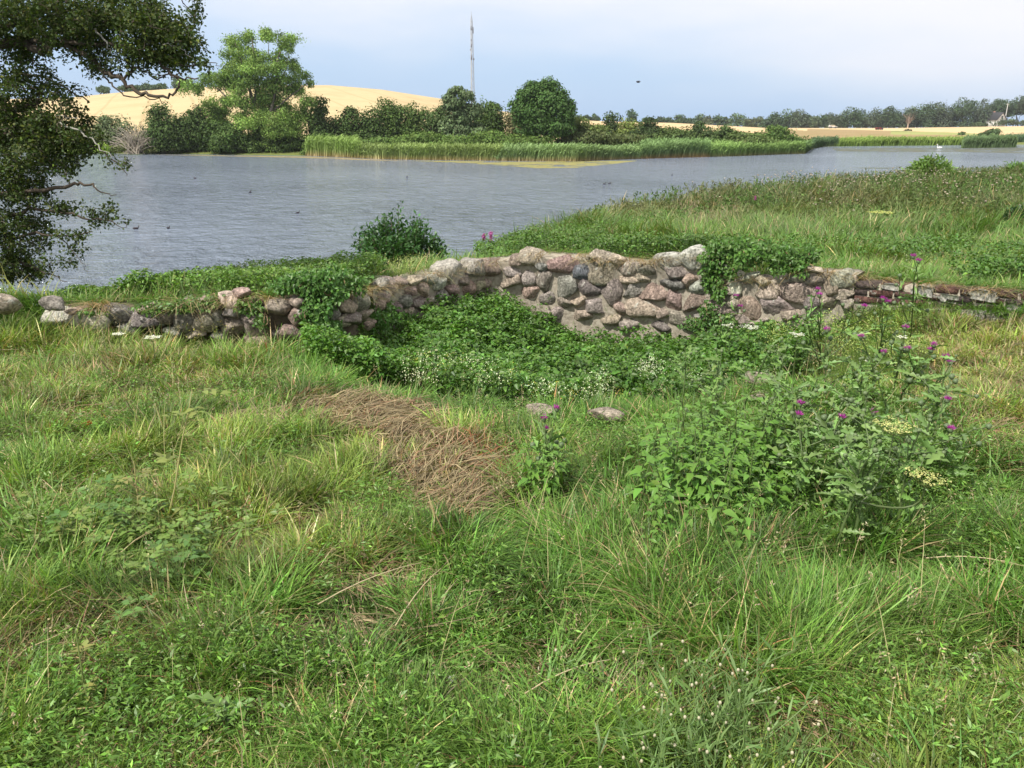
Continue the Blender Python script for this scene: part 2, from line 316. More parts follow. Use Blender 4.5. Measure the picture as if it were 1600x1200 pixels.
# ================================================================== FAR LAND (polar grid)
SH = np.array([(-1500, 236), (-200, 236), (100, 239), (300, 241), (470, 243), (600, 249), (760, 251), (900, 252), (1000, 248), (1150, 244), (1262, 240), (1272, 232.5), (1290, 229), (1600, 226), (3000, 224)])
RG = np.array([(-1500, 150, 300), (-100, 158, 300), (120, 152, 300), (200, 144, 300), (300, 137, 300), (400, 133, 300), (520, 133, 300), (600, 140, 300), (690, 154, 310), (760, 170, 330), (850, 183, 360), (930, 189, 400), (1050, 192, 410),
               (1200, 200, 420), (1400, 200, 420), (1600, 197, 420), (3000, 196, 420)])
def pxu(px): # px for points near the horizon -> X/Y
    q = ray(px, 200); return q[0] / q[1]
uS = np.array([pxu(p) for p in SH[:, 0]]); yS = np.array([PZ(a, b, LAKE)[1] for a, b in SH])
uR = np.array([pxu(p) for p in RG[:, 0]]); zR = np.array([P(a, b, c)[2] for a, b, c in RG]); yR = RG[:, 2]
def shoreY(u): return np.interp(u, uS, yS)
def farz(x, y):
    u = x / y; a = shoreY(u); r = np.interp(u, uR, yR); z1 = np.interp(u, uR, zR); s = (y - a) / (r - a)
    lo_ = LAKE + .25
    z = lo_ + (z1 - lo_) * np.where(z1 > 2, sst(.1, 1.0, s) * .35 + np.clip(s, 0, 1) * .65, np.clip(s, 0, 1))
    z = np.where(s > 1, z1 - (y - r) * .012, z); z = np.where(s < 0, LAKE - .4, z)
    z = np.where(z1 < 2, z, z)
    return z
us = np.linspace(pxu(-900), pxu(2500), 520)
ss = np.concatenate([[-.02, 0.0], np.linspace(.012, 1, 70), np.linspace(1.05, 8, 14)])
U, S = np.meshgrid(us, ss); a = shoreY(U); r = np.interp(U, uR, yR); Yf = a + (r - a) * S; Xf = U * Yf; Zf = farz(Xf, Yf); Zf[0] = LAKE - .6; Zf[1] = LAKE + .02
pxc = 800 + (U[0, :-1] + U[0, 1:]) / 2 / (pxu(900) - pxu(800)) * 100
sc = (S[:-1, 0] + S[1:, 0]) / 2
PXC, SC = np.meshgrid(pxc, sc)
cls = np.zeros(PXC.shape, int) # 0 meadow
cls[(PXC < 905) & (SC > .16)] = 1
cls[(PXC >= 905) & (PXC < 1262) & (SC > .45)] = 2
cls[(PXC > 1225) & (PXC < 1262) & (SC < .62 + (1262 - PXC) * .006) & (SC > .2)] = 4
right = PXC >= 1262
cls[right & (SC > .16)] = 4
r2 = right & (PXC > 1395)
cls[r2 & (SC > .20 + (1600 - PXC) * .0006)] = 5
cls[r2 & (SC > .50 - (PXC - 1400) * .0003)] = 3
cls[right & (SC > .86 - (PXC - 1262) * .002)] = 2
cls[(SC > 1.3) & (PXC > 905)] = 0
Q = gridq(len(ss), len(us)).reshape(len(ss) - 1, len(us) - 1, 4)
M['meadow'] = groundmat('far_meadow', [(.10, .13, .03), (.15, .17, .05), (.13, .17, .04)], .35, 6)
M['crop'] = groundmat('green_crop', [(.15, .19, .05), (.19, .23, .07)], .1, 4, bump=0)
M['paleg'] = groundmat('pale_crop', [(.25, .27, .09), (.31, .31, .11)], .1, 4, bump=0)
M['brownm'] = groundmat('brown_meadow', [(.26, .17, .08), (.30, .22, .11), (.20, .17, .06)], .12, 6)
M['tan'] = groundmat('tan_barley', [(.50, .36, .19), (.58, .43, .24)], .05, 4, bump=0)
# tramlines on the wheat
def wheat_lines():
    m = M['wheat']; t = m.node_tree; b = [n for n in t.nodes if n.type == 'BSDF_PRINCIPLED'][0]; src = b.inputs['Base Color'].links[0].from_socket
    tc = N(t, 'ShaderNodeTexCoord'); mp = N(t, 'ShaderNodeMapping'); mp.inputs['Rotation'].default_value = (0, 0, R(-22)); t.links.new(tc.outputs['Object'], mp.inputs[0])
    wv = N(t, 'ShaderNodeTexWave', wave_type='BANDS', bands_direction='X'); wv.inputs['Scale'].default_value = .03; wv.inputs['Distortion'].default_value = 1.4; wv.inputs['Detail'].default_value = 1; wv.inputs['Detail Scale'].default_value = .3; t.links.new(mp.outputs[0], wv.inputs[0])
    mr = N(t, 'ShaderNodeMapRange'); mr.inputs['From Min'].default_value = .975; mr.inputs['From Max'].default_value = 1.0; mr.inputs['To Max'].default_value = .35; t.links.new(wv.outputs['Fac'], mr.inputs[0])
    mx = N(t, 'ShaderNodeMix', data_type='RGBA'); t.links.new(mr.outputs[0], mx.inputs[0]); t.links.new(src, mx.inputs[6]); mx.inputs[7].default_value = (.30, .2, .09, 1); t.links.new(mx.outputs[2], b.inputs['Base Color'])
wheat_lines()
for k, (nm, mt, lb, ct) in enumerate([('far_shore_meadow', 'meadow', 'rough green meadow along the far shore', 'meadow'), ('wheat_field', 'wheat', 'ripe yellow wheat field on the domed hill beyond the lake', 'wheat field'),
                             ('barley_field', 'tan', 'tan stubble field below the far tree line', 'field'), ('green_field', 'crop', 'narrow green field strip on the right far shore', 'field'),
                             ('brown_meadow', 'brownm', 'reddish brown grass meadow behind the far reeds', 'meadow'), ('pale_field', 'paleg', 'pale green field under the right wood', 'field')]):
    sel = (cls == k) | ((k == 4) & (cls == 6)); V = np.stack([Xf, Yf, Zf], -1).reshape(-1, 3); q = Q[sel].reshape(-1, 4)
    if not len(q): continue
    ids, inv = np.unique(q, return_inverse=True); g = G(); g.add(V[ids], inv.reshape(-1, 4)); tag(g.build(nm, M[mt]), lb, ct, kind='structure')
def farp(px, Y):  # ground point on far land under photo column px at distance Y
    x = pxu(px) * Y; return np.array((x, Y, float(farz(np.array(x), np.array(Y)))))
# ================================================================== FAR TREES AND BUSHES
def crown(g, lobes, n, leaf, col, sub=7, subr=.42, asp=.6, shade=.16, deep=.8, upb=.35, simple=True):
    """lobes: (x,y,z, rx,ry,rz) ellipsoids; leaves scattered through clumps sitting on each lobe"""
    lobes = np.array(lobes, float); area = (lobes[:, 3] * lobes[:, 5]); cnt = np.maximum(12, (n * area / area.sum()).astype(int))
    for L, k in zip(lobes, cnt):
        ns_ = max(3, int(sub)); sd_ = rdir(ns_, -.7, 1); sc_ = L[:3] + sd_ * L[3:] * rng.uniform(.45, .75, (ns_, 1)); sr = rng.uniform(.7, 1.25, ns_) * subr
        ct = np.exp(rng.normal(0, shade, ns_)); id_ = rng.integers(0, ns_, k)
        v = rdir(k, -.85, 1); rad = rng.uniform(deep, 1.05, k) * np.where(rng.random(k) < .2, rng.uniform(1.05, 1.5, k), 1)
        core = rng.random(k) < .3
        p = sc_[id_] + v * (L[3:] * sr[id_][:, None]) * rad[:, None]
        p[core] = L[:3] + v[core] * L[3:] * (rng.random((core.sum(), 1)) ** .5) * .75
        nr = norm(v + rng.normal(0, .45, (k, 3)) + np.array((0, 0, upb))); d = norm(np.cross(nr, rdir(k)) + np.array((0, 0, -.2)))
        c = jit(col, k, .16, .05) * ct[id_][:, None]
        leaves(g, p, d, nr, leaf * rng.uniform(.6, 1.4, k), leaf * asp * rng.uniform(.7, 1.3, k), c, simple)
FS = 1.2
def lob(px, py, rx, ry, Y, ky=.8):
    q = P(px, py, Y); s = Y / FPX * (1 / (ray(px, py)[1])) ; rx *= FS; ry *= FS; return (q[0], q[1], q[2], rx * s, max(rx, ry) * ky * s, ry * s)
BARK = (.10, .085, .065)
def trunk(g, base, tops, r, col=BARK, n=6, kk=6):
    base = np.asarray(base, float)
    for i, t in enumerate(tops):
        t = np.asarray(t, float); L = np.linalg.norm(t - base); p = curve(base, t, rng.normal(0, .05, 3) * L, kk); tube(g, p, np.linspace(r if i == 0 else r * .6, r * .12, kk), n, col)
def fartree(name, lobes_px, Y, n, leaf, col, label, cat, group=None, tr=.25, px0=None, trunkvis=True, **kw):
    if px0 is None: px0 = np.mean([l[0] for l in lobes_px])
    x = pxu(px0) * Y; z = max(LAKE - .1, float(farz(np.array(x), np.array(float(Y))))); base = np.array((x, Y, z))
    t = thing(name, base, label, cat, group)
    L = [lob(*l, Y + rng.normal(0, 1) * kw.get('dy', 0)) for l in lobes_px]; kw.pop('dy', 0)
    g = G(); crown(g, L, n, leaf, np.array(col) * 1.4, **kw); g.V = [v - base for v in g.V]; g.build('crown', M['far'], t, False)
    g = G(); tops = sorted([np.array(l[:3]) for l in L], key=lambda q: -q[2])[:5]; trunk(g, base * 0, [q - base for q in tops], tr); g.build('trunk', M['bark'], t)
    return t
# --- ash tree on the far shore
ashL = [(368, 66, 16, 9), (395, 60, 11, 9), (418, 58, 14, 9), (445, 63, 17, 9), (452, 77, 9, 7), (362, 82, 13, 9), (385, 84, 16, 8), (372, 96, 22, 9), (405, 92, 22, 11), (438, 92, 16, 11), (455, 100, 12, 9), (388, 110, 26, 10), (425, 110, 22, 9), (443, 122, 20, 8), (350, 114, 14, 7), (338, 124, 17, 8),
        (322, 130, 13, 9), (350, 136, 22, 9), (312, 142, 9, 6), (370, 150, 18, 9), (392, 130, 22, 9), (418, 136, 20, 8), (474, 121, 12, 6), (484, 132, 10, 6), (462, 140, 16, 6), (420, 152, 24, 10), (385, 164, 24, 9), (352, 160, 18, 7), (412, 172, 24, 10), (440, 162, 20, 11), (462, 178, 18, 13), (345, 172, 14, 6),
        (348, 192, 12, 8), (384, 192, 20, 9), (425, 190, 24, 11), (470, 200, 18, 12), (440, 208, 24, 9), (405, 206, 16, 8), (358, 204, 10, 6), (482, 158, 14, 8)]
t = fartree('ash_tree', ashL, 103, 46000, .26, (.135, .205, .035), 'tall airy bright green ash tree rising above the far shore bushes', 'tree', tr=.35, px0=412, trunkvis=True, sub=9, subr=.38, asp=.55, shade=.16, deep=.55, ky=.8) if False else None
Y0 = 103
x0 = pxu(412) * Y0; base = np.array((x0, Y0, LAKE + .2)); t = thing('ash_tree', base, 'tall airy bright green ash tree rising above the far shore bushes', 'tree')
g = G(); crown(g, [lob(a + rng.normal(0, 2), b + rng.normal(0, 1.5), c * rng.uniform(.85, 1.25), d * rng.uniform(1.1, 1.7), Y0 + rng.normal(0, 1.6), .9) for a, b, c, d in ashL + [(a + rng.normal(0, 12), b + rng.normal(6, 8), 11, 8) for a, b, c, d in ashL[::2]] + [(340, 184, 16, 12), (372, 186, 18, 12), (400, 192, 18, 12), (330, 165, 14, 9), (450, 195, 22, 14), (474, 178, 14, 12), (430, 226, 26, 12), (395, 222, 22, 12), (365, 218, 18, 12), (458, 222, 20, 12), (375, 130, 20, 12), (405, 112, 22, 12), (436, 138, 20, 12), (365, 108, 14, 10)]], 76000, .22, (.18, .275, .065), sub=9, subr=.55, asp=.6, shade=.28, deep=.2, upb=.1)
g.V = [v - base for v in g.V]; g.build('crown', M['far'], t, False)
g = G(); bp_ = lambda px, py: P(px, py, Y0) - base
fork = bp_(406, 205)
tube(g, curve((0, 0, 0), fork, (.3, 0, 0)), np.linspace(.42, .33, 6), 8, (.16, .14, .11))
for pts, r in [([(406, 205), (395, 170), (392, 140), (380, 100), (368, 66)], .28), ([(395, 170), (402, 130), (398, 90), (395, 60)], .2), ([(406, 205), (425, 175), (432, 135), (436, 95), (445, 63)], .26), ([(432, 135), (448, 110), (452, 80)], .12), ([(425, 175), (455, 150), (482, 130)], .13),
               ([(395, 180), (365, 160), (335, 135), (318, 130)], .15), ([(365, 160), (350, 140), (345, 116)], .08), ([(406, 205), (380, 200), (350, 195)], .12), ([(410, 200), (440, 195), (475, 200)], .14), ([(436, 110), (420, 85), (418, 58)], .09)]:
    q = np.array([bp_(*p) for p in pts]); q[:, 1] += rng.normal(0, .8, len(q)) * np.linspace(0, 1, len(q))
    tt = np.linspace(0, len(q) - 1, 14); qq = np.stack([np.interp(tt, range(len(q)), q[:, i]) for i in range(3)], -1); tube(g, qq, np.linspace(r, r * .25, 14), 6, (.16, .14, .11))
g.build('trunk', M['bark'], t)
# --- bushes of the far shore: lobes (px,py,rx,ry)
DG = (.045, .075, .020); MG = (.065, .105, .026); LG = (.10, .15, .04); GY = (.085, .11, .05)
bushes = [
 ('shrub', [(-60, 200, 60, 34), (-160, 195, 60, 40), (30, 205, 50, 28), (90, 212, 36, 22)], 108, 9000, DG, 'added dark thicket on the far shore behind the hawthorn at the left edge'),  # added thicket, keeps bright wheat out of the lake reflection
 ('shrub', [(160, 215, 32, 22), (185, 200, 26, 20), (165, 190, 14, 12), (140, 225, 20, 14)], 106, 5000, GY, 'grey green sprawling bush on the far shore behind the dark branches'),
 ('shrub', [(255, 190, 24, 20), (240, 205, 24, 22), (268, 212, 30, 24), (240, 228, 26, 12), (284, 195, 18, 20), (250, 178, 12, 9)], 103, 9000, DG, 'round dark green bush between the bare grey bush and the ash tree'),
 ('shrub', [(305, 195, 24, 26), (318, 215, 28, 24), (295, 225, 24, 14), (330, 190, 16, 18), (310, 178, 14, 12)], 104, 8000, DG, 'dark bush directly left of the ash tree trunk'),
 ('shrub', [(352, 215, 24, 22), (375, 225, 22, 15), (350, 230, 20, 10), (345, 198, 14, 12)], 101.5, 6500, (.05, .085, .022), 'low dark bush under the left side of the ash crown'),
 ('shrub', [(430, 220, 26, 18), (452, 228, 24, 12), (405, 228, 20, 12)], 102, 6000, (.05, .08, .022), 'shaded dark bush at the foot of the ash trunk'),
 ('shrub', [(505, 200, 24, 20), (525, 215, 28, 20), (500, 225, 26, 14), (500, 160, 11, 9), (498, 178, 12, 14)], 105, 8000, DG, 'dark bush with a small round top just right of the ash tree'),
 ('shrub', [(560, 195, 26, 20), (575, 212, 30, 18), (545, 180, 14, 12), (590, 190, 22, 18)], 106, 8000, DG, 'broad dark bush below the middle of the wheat hill'),
 ('shrub', [(610, 172, 20, 16), (628, 190, 28, 24), (605, 205, 30, 18), (640, 210, 28, 16), (650, 178, 18, 14)], 107, 10000, (.055, .09, .022), 'tall dome shaped dark thicket below the wheat hill crest'),
 ('shrub', [(680, 190, 20, 18), (670, 208, 22, 16), (690, 175, 12, 10)], 106, 5000, (.05, .08, .025), 'dark bush left of the grey green tree at the mast'),
 ('shrub', [(500, 232, 24, 10), (545, 228, 30, 10), (590, 226, 30, 10), (520, 222, 20, 10)], 99, 6500, MG, 'low mid green scrub behind the left end of the reeds'),
 ('shrub', [(640, 222, 36, 10), (690, 222, 36, 10), (735, 222, 30, 10), (665, 216, 22, 8)], 99, 7500, (.075, .12, .028), 'long low green scrub behind the reeds below the mast'),
 ('shrub', [(790, 218, 30, 10), (835, 222, 32, 9), (760, 214, 20, 10)], 98, 5500, (.075, .12, .028), 'low green scrub in front of the big round tree'),
 ('shrub', [(765, 178, 20, 20), (780, 195, 20, 20), (748, 190, 16, 20), (768, 165, 12, 8)], 108, 7000, (.055, .09, .024), 'dark bush right of the tree that hides the mast foot'),
 ('shrub', [(808, 195, 14, 14), (800, 182, 10, 9), (815, 208, 14, 10)], 107, 2600, (.12, .115, .055), 'small olive brown bush left of the round tree'),
 ('shrub', [(885, 200, 22, 14), (905, 195, 18, 12), (925, 203, 22, 10)], 104, 4500, (.09, .12, .035), 'olive green bush right of the round tree'),
 ('shrub', [(957, 186, 11, 9), (955, 196, 12, 10)], 108, 2200, (.04, .06, .022), 'small dark round tree standing out of the peninsula scrub'),
 ('shrub', [(985, 196, 18, 9), (975, 206, 20, 9)], 107, 2600, (.12, .15, .04), 'yellowish green bush on the peninsula'),
 ('shrub', [(940, 214, 28, 9), (975, 217, 28, 9), (905, 216, 26, 8)], 102, 6000, (.075, .095, .035), 'grey green thicket behind the middle of the reeds'),
 ('shrub', [(1015, 194, 13, 9), (1020, 206, 22, 12), (1000, 210, 16, 10)], 106, 4200, (.035, .055, .02), 'darkest bush near the middle of the peninsula'),
 ('shrub', [(1050, 207, 22, 9), (1070, 212, 20, 9), (1040, 216, 24, 8)], 104, 4200, (.06, .09, .026), 'low dark green bush right of the darkest bush'),
 ('shrub', [(1092, 200, 9, 9), (1098, 210, 20, 10), (1085, 216, 20, 8)], 105, 3600, (.045, .07, .024), 'bush with a narrow raised top on the peninsula'),
 ('shrub', [(1128, 206, 14, 10), (1140, 214, 20, 9), (1118, 218, 18, 7)], 104, 3600, (.055, .085, .026), 'dark bush with spiky outline before the tan field'),
 ('shrub', [(1165, 216, 24, 9), (1185, 218, 22, 8), (1155, 222, 20, 6)], 102, 3800, (.08, .115, .035), 'mid green bush near the tip of the peninsula'),
 ('shrub', [(1208, 210, 26, 11), (1228, 218, 24, 9), (1190, 216, 18, 8), (1215, 203, 14, 5)], 108, 5500, (.06, .10, .025), 'rounded green bush at the tip of the peninsula'),
]
for nm, lb, Y, n, col, label in bushes:
    lb = [(l[0], l[1], l[2] * 1.2, l[3] * 1.05) for l in lb]; n = int(n * 1.25)
    bb = 240 if np.mean([l[0] for l in lb]) < 480 else 234
    lb = lb + [(l[0], (l[1] + bb) / 2 + 2, l[2] * .95, max(4, (bb - l[1]) / 2)) for l in lb if l[1] + l[3] < bb - 2]
    fartree('shrub', lb, Y, int(n * 1.0), .30, col, label, 'bush', 'bushes along the far shore', tr=.1, sub=9, subr=.45, shade=.14, deep=.6, upb=.5)
# bare grey bush
base = P(212, 240, 101.5); t = thing('dead_shrub', base, 'bare grey twiggy bush on the far shore by the water', 'bush')
g = G()
for i in range(170):
    a = rng.uniform(-1.4, 1.4); L = rng.uniform(1.5, 3.6); e = np.array((math.sin(a) * L, rng.normal(0, .8), abs(math.cos(a)) * L + .2)); tube(g, curve(rng.normal(0, .5, 3) * (1, 1, 0), e, rng.normal(0, .35, 3) + (0, 0, .4), 5), np.linspace(.045, .02, 5), 3, (.33, .29, .23))
g.build('twigs', M['bark'], t)
g = G(); crown(g, [lob(195, 232, 16, 8, 101.5), lob(235, 235, 12, 6, 101.5)], 700, .25, (.15, .18, .06)); g.V = [v - base for v in g.V]; g.build('leaves', M['far'], t, False)
# tree at the mast, round tree
fartree('maple_tree', [(712, 142, 14, 8), (728, 150, 16, 10), (702, 152, 8, 8), (716, 160, 20, 12), (712, 178, 22, 16), (722, 198, 22, 16), (735, 175, 16, 16), (700, 196, 14, 14), (715, 212, 24, 14), (740, 208, 20, 14)], 102, 15000, .30, (.085, .12, .055), 'grey green tree with ragged top in front of the mast foot', 'tree', tr=.22, sub=8, subr=.45, shade=.2, deep=.5)
fartree('lime_tree', [(850, 150, 34, 22), (840, 140, 24, 14), (822, 160, 22, 22), (872, 158, 22, 22), (850, 175, 44, 26), (830, 190, 26, 20), (875, 188, 26, 20), (852, 136, 18, 10), (884, 175, 14, 16), (812, 178, 14, 16), (850, 200, 40, 16), (825, 207, 20, 10), (875, 205, 20, 10), (806, 165, 9, 8), (890, 165, 9, 9), (864, 132, 10, 6), (832, 134, 9, 6), (815, 148, 8, 7), (886, 190, 10, 8)], 101, 24000, .30, (.055, .105, .028), 'large dense round dark green tree standing alone above the reeds', 'tree', tr=.4, sub=11, subr=.36, shade=.13, deep=.6)
# distant trees on hilltop left
hill = [(160, 140, 9, 4), (228, 135, 9, 4), (212, 137, 7, 3), (250, 134, 8, 3), (276, 129, 10, 9), (235, 137, 9, 3), (195, 138, 8, 3), (365, 129, 12, 5), (425, 128, 12, 4)]
for i, l in enumerate(hill):
    fartree('hilltop_tree', [l, (l[0] + 4, l[1] + 2, l[2] * .8, l[3] * .8)], 318, 900, .8, (.055, .085, .04), ['pale green tree furthest left on the wheat hill', 'small dark tree in the row on the hilltop skyline left of the ash tree', 'small dark tree in the row on the hilltop skyline left of the ash tree', 'small dark tree in the row on the hilltop skyline left of the ash tree', 'taller dark tree on the hilltop skyline beside the bare branch tips', 'small dark tree in the row on the hilltop skyline left of the ash tree', 'small dark tree in the row on the hilltop skyline left of the ash tree', 'low dark hilltop tree seen through the ash crown', 'low dark hilltop tree behind the right half of the ash crown'][i], 'tree', 'trees on the skyline of the wheat hill', tr=.3)
# far woods
FW = (.045, .072, .035)
mid = [(918, 185, 6, 3), (930, 184, 5, 5), (905, 188, 9, 3), (986, 181, 9, 8), (987, 188, 8, 6), (1012, 187, 6, 3), (1032, 186, 8, 4), (1045, 187, 7, 3), (1060, 184, 9, 5), (1068, 188, 8, 3), (1080, 188, 6, 2.5), (1093, 185, 9, 6), (1106, 187, 8, 5), (1120, 186, 10, 6), (1135, 188, 8, 5), (1152, 186, 12, 8), (1170, 190, 9, 5), (1185, 188, 9, 6), (1198, 190, 10, 7)]
midc = [FW, FW, FW, (.05, .085, .045), (.05, .085, .045), FW, FW, FW, (.06, .09, .05), FW, FW, (.075, .11, .055), (.08, .10, .055), FW, (.07, .10, .05), (.07, .11, .055), (.08, .10, .05), (.09, .11, .055), FW]
for i, (l, c) in enumerate(zip(mid, midc)):
    Yd = 428; lab = 'tall rounded tree standing alone on the far skyline' if i == 3 else 'small far tree in the thin skyline row above the tan field'
    if i == 4: continue
    L = [l, (l[0] + 3, l[1] + 2, l[2] * .8, l[3] * .7), (l[0], np.interp(l[0], RG[:, 0], RG[:, 1]) - 3, l[2] * 1.2, 4)] + ([(987, 188, 8, 6)] if i == 3 else [])
    fartree('distant_tree', L, Yd + (i % 3) * 4, 700, 1.0, c, lab, 'tree', None if i == 3 else 'row of small trees on the far skyline', tr=.3, sub=5, shade=.2)
wx = [(1212, 188, 12, 11), (1232, 186, 13, 13), (1248, 184, 12, 13), (1262, 191, 10, 8), (1272, 188, 8, 8), (1288, 186, 11, 11), (1303, 188, 10, 9), (1316, 186, 9, 11), (1334, 181, 14, 14), (1350, 184, 12, 14), (1364, 182, 13, 14), (1378, 185, 10, 12), (1388, 180, 12, 12), (1404, 182, 12, 13), (1420, 180, 10, 14), (1432, 178, 12, 13), (1446, 176, 14, 13), (1460, 172, 13, 12), (1474, 176, 13, 15), (1490, 174, 14, 15), (1504, 170, 15, 13), (1520, 170, 16, 15), (1536, 174, 14, 15), (1556, 166, 12, 9), (1572, 168, 12, 12), (1590, 167, 14, 12), (1603, 162, 14, 12), (1622, 164, 16, 14), (1645, 166, 18, 16)]
for i, l in enumerate(wx):
    c = [FW, (.05, .078, .035), (.055, .075, .045), (.04, .065, .03)][i % 4]
    if i in (4, 7): c = (.08, .11, .06)
    L = [l, (l[0] - l[2] * .4, l[1] + l[3] * .5, l[2] * .8, l[3] * .7), (l[0] + l[2] * .4, l[1] + l[3] * .6, l[2] * .8, l[3] * .7)] + ([(l[0], 190, l[2] * 1.1, 9), (l[0], 196, l[2] * 1.2, 5)] if l[0] < 1545 else [])
    lab = 'leafy tree in the dark wood along the right skyline, one of many alike'
    if i == 0: lab = 'first round dark tree at the left end of the far right wood'
    if i == 4: lab = 'thin pale tree in the gap at the left of the far right wood'
    if i == 26: lab = 'taller tree on the right skyline at the edge of the photo'
    if i == 24: lab = 'tall tree directly right of the small white gabled house'
    fartree('wood_tree', L, 430 + (i % 2) * 6, 2000, .9, c, lab, 'tree', 'trees of the wood on the right skyline' if lab.startswith('leafy') else None, tr=.35, sub=7, shade=.2, px0=l[0])
for i, (px, py, rx, ry) in enumerate([(1560, 192, 12, 5), (1582, 192, 11, 5), (1600, 193, 9, 4), (1530, 194, 10, 4)]):
    fartree('hedge_bush', [(px, py, rx, ry)], 424, 500, .8, (.06, .085, .04), ['bush right of the white house', 'bush at the end of the hedge under the tall right trees', 'small bush at the photo edge under the tall right trees', 'bush left of the white house'][i], 'bush')
# brown leafless tree in the wood
base = farp(1418, 426); t = thing('dead_tree', base, 'reddish brown bare tree in front of the far right wood', 'tree')
g = G()
for i in range(46):
    a = rng.normal(0, .5); L = rng.uniform(3.5, 7.5); e = np.array((math.sin(a) * L * .6, rng.normal(0, 1), L)); s0 = np.array((0, 0, rng.uniform(1, 4))); tube(g, curve(s0, e, rng.normal(0, .5, 3), 5), np.linspace(.10, .04, 5), 3, (.28, .21, .16))
tube(g, [(0, 0, 0), (0, 0, 5)], [.35, .2], 6, (.42, .33, .26)); g.build('trunk', M['bark'], t)
# small shore bushes at right
for px, py, rx, ry, Y, c, lb in [(1418, 206, 6, 3.4, 300, FW, 'small round bush left of the green field strip'), (1502, 211, 6, 4, 210, (.055, .085, .03), 'small bush on the pale green field edge'), (1553, 208, 10, 6, 190, (.07, .11, .045), 'loose bush above the right reeds'), (1536, 212, 7, 4, 190, (.06, .09, .035), 'low bush left of the loose bush above the right reeds')]:
    fartree('field_bush', [(px, py, rx, ry), (px + 2, py - ry * .4, rx * .6, ry * .7)], Y, 700, .5, c, lb, 'bush')
# --- house
def box(g, c, s, rz=0, col=(1, 1, 1)):
    v = np.array([(x, y, z) for x in (-.5, .5) for y in (-.5, .5) for z in (-.5, .5)]) * s; ca, sa = math.cos(rz), math.sin(rz)
    v = np.stack([v[:, 0] * ca - v[:, 1] * sa, v[:, 0] * sa + v[:, 1] * ca, v[:, 2]], -1) + np.asarray(c)
    g.add(v, [(0, 1, 3, 2), (4, 6, 7, 5), (0, 4, 5, 1), (2, 3, 7, 6), (0, 2, 6, 4), (1, 5, 7, 3)], None, col)
base = farp(1552, 427); base[2] += .5; t = thing('white_house', base, 'small white gabled house with dark roof between the far right trees', 'house', rz=R(20))
g = G(); V = [(-3, -4, -1), (3, -4, -1), (3, 4, -1), (-3, 4, -1), (-3, -4, 3), (3, -4, 3), (3, 4, 3), (-3, 4, 3), (0, -4, 6), (0, 4, 6)]
g.add(V, [(0, 1, 5, 4), (1, 2, 6, 5), (2, 3, 7, 6), (3, 0, 4, 7)], [(4, 5, 8), (6, 7, 9)], (.72, .72, .70)); g.build('wall', M['paint'], t, False)
g = G()
for s in (-1, 1):
    a = np.array((s * 3.5, 0, 2.6)); b = np.array((0, 0, 6.15)); V = [(a[0], -4.4, a[2]), (a[0], 4.4, a[2]), (b[0], 4.4, b[2]), (b[0], -4.4, b[2])]; V += [(x, y, z + .25) for x, y, z in V]; g.add(V, [(0, 1, 2, 3), (4, 5, 6, 7), (0, 3, 7, 4), (1, 2, 6, 5), (0, 1, 5, 4)], None, (.06, .06, .065))
rf = g.build('roof', M['paint'], t, False); g = G(); box(g, (.6, 1.5, 6.2), (.7, .7, 1.4), 0, (.3, .15, .1)); g.build('chimney', M['paint'], rf, False)
for x, z in ((-1.3, 1.5), (1.3, 1.5), (0, 4)):
    g = G(); box(g, (x, -4.03, z), (1.0, .08, 1.2), 0, (.05, .06, .07)); g.build('window', M['paint'], t, False)
# pale pole by the house, red trailer, white van by the field
base = farp(1568, 426); t = thing('pole', base, 'thin pale pole right of the small white house', 'pole'); g = G(); tube(g, [(0, 0, -1), (0, 0, 11)], [.28, .16], 6, (.62, .62, .58)); g.build('shaft', M['paint'], t); g = G(); box(g, (0, 0, 10.6), (1.6, .2, .2), 0, (.5, .5, .48)); g.build('crossarm', M['paint'], t, False)
def vehicle(name, px, Y, L, H, col, lb, ct, cabin):
    base = farp(px, Y); base[2] += .1; t = thing(name, base, lb, ct); g = G()
    prof = [(-L / 2, .5), (-L / 2, H * .65), (-L / 2 + .3, H * (1 if cabin else .75)), (L * .1, H * (1 if cabin else .75)), (L * .3, H * .6), (L / 2, H * .52), (L / 2, .5)]
    V = [(x, s * .9, z) for s in (-1, 1) for x, z in prof]; n = len(prof)
    g.add(V, [(i, (i + 1) % n, n + (i + 1) % n, n + i) for i in range(n)] + [(0, 1, 5, 6), (1, 2, 3, 4), (n, n + 1, n + 5, n + 6), (n + 1, n + 2, n + 3, n + 4)], [(1, 4, 5), (n + 1, n + 4, n + 5)], col); g.build('body', M['paint'], t, False)
    for x in (-L * .3, L * .3):
        for s in (-1, 1):
            g = G(); tube(g, [(x, s * .75, .35), (x, s * .98, .35)], [.38, .38], 10, (.03, .03, .03)); g.build('wheel', M['paint'], t, False)
    return t
vehicle('red_trailer', 1374, 330, 2.6, 1.1, (.40, .06, .05), 'low red farm trailer standing before the far right wood', 'trailer', False)
vehicle('white_car', 1301, 395, 3.6, 1.5, (.75, .75, .74), 'tiny white car by the trees on the far road', 'car', True)
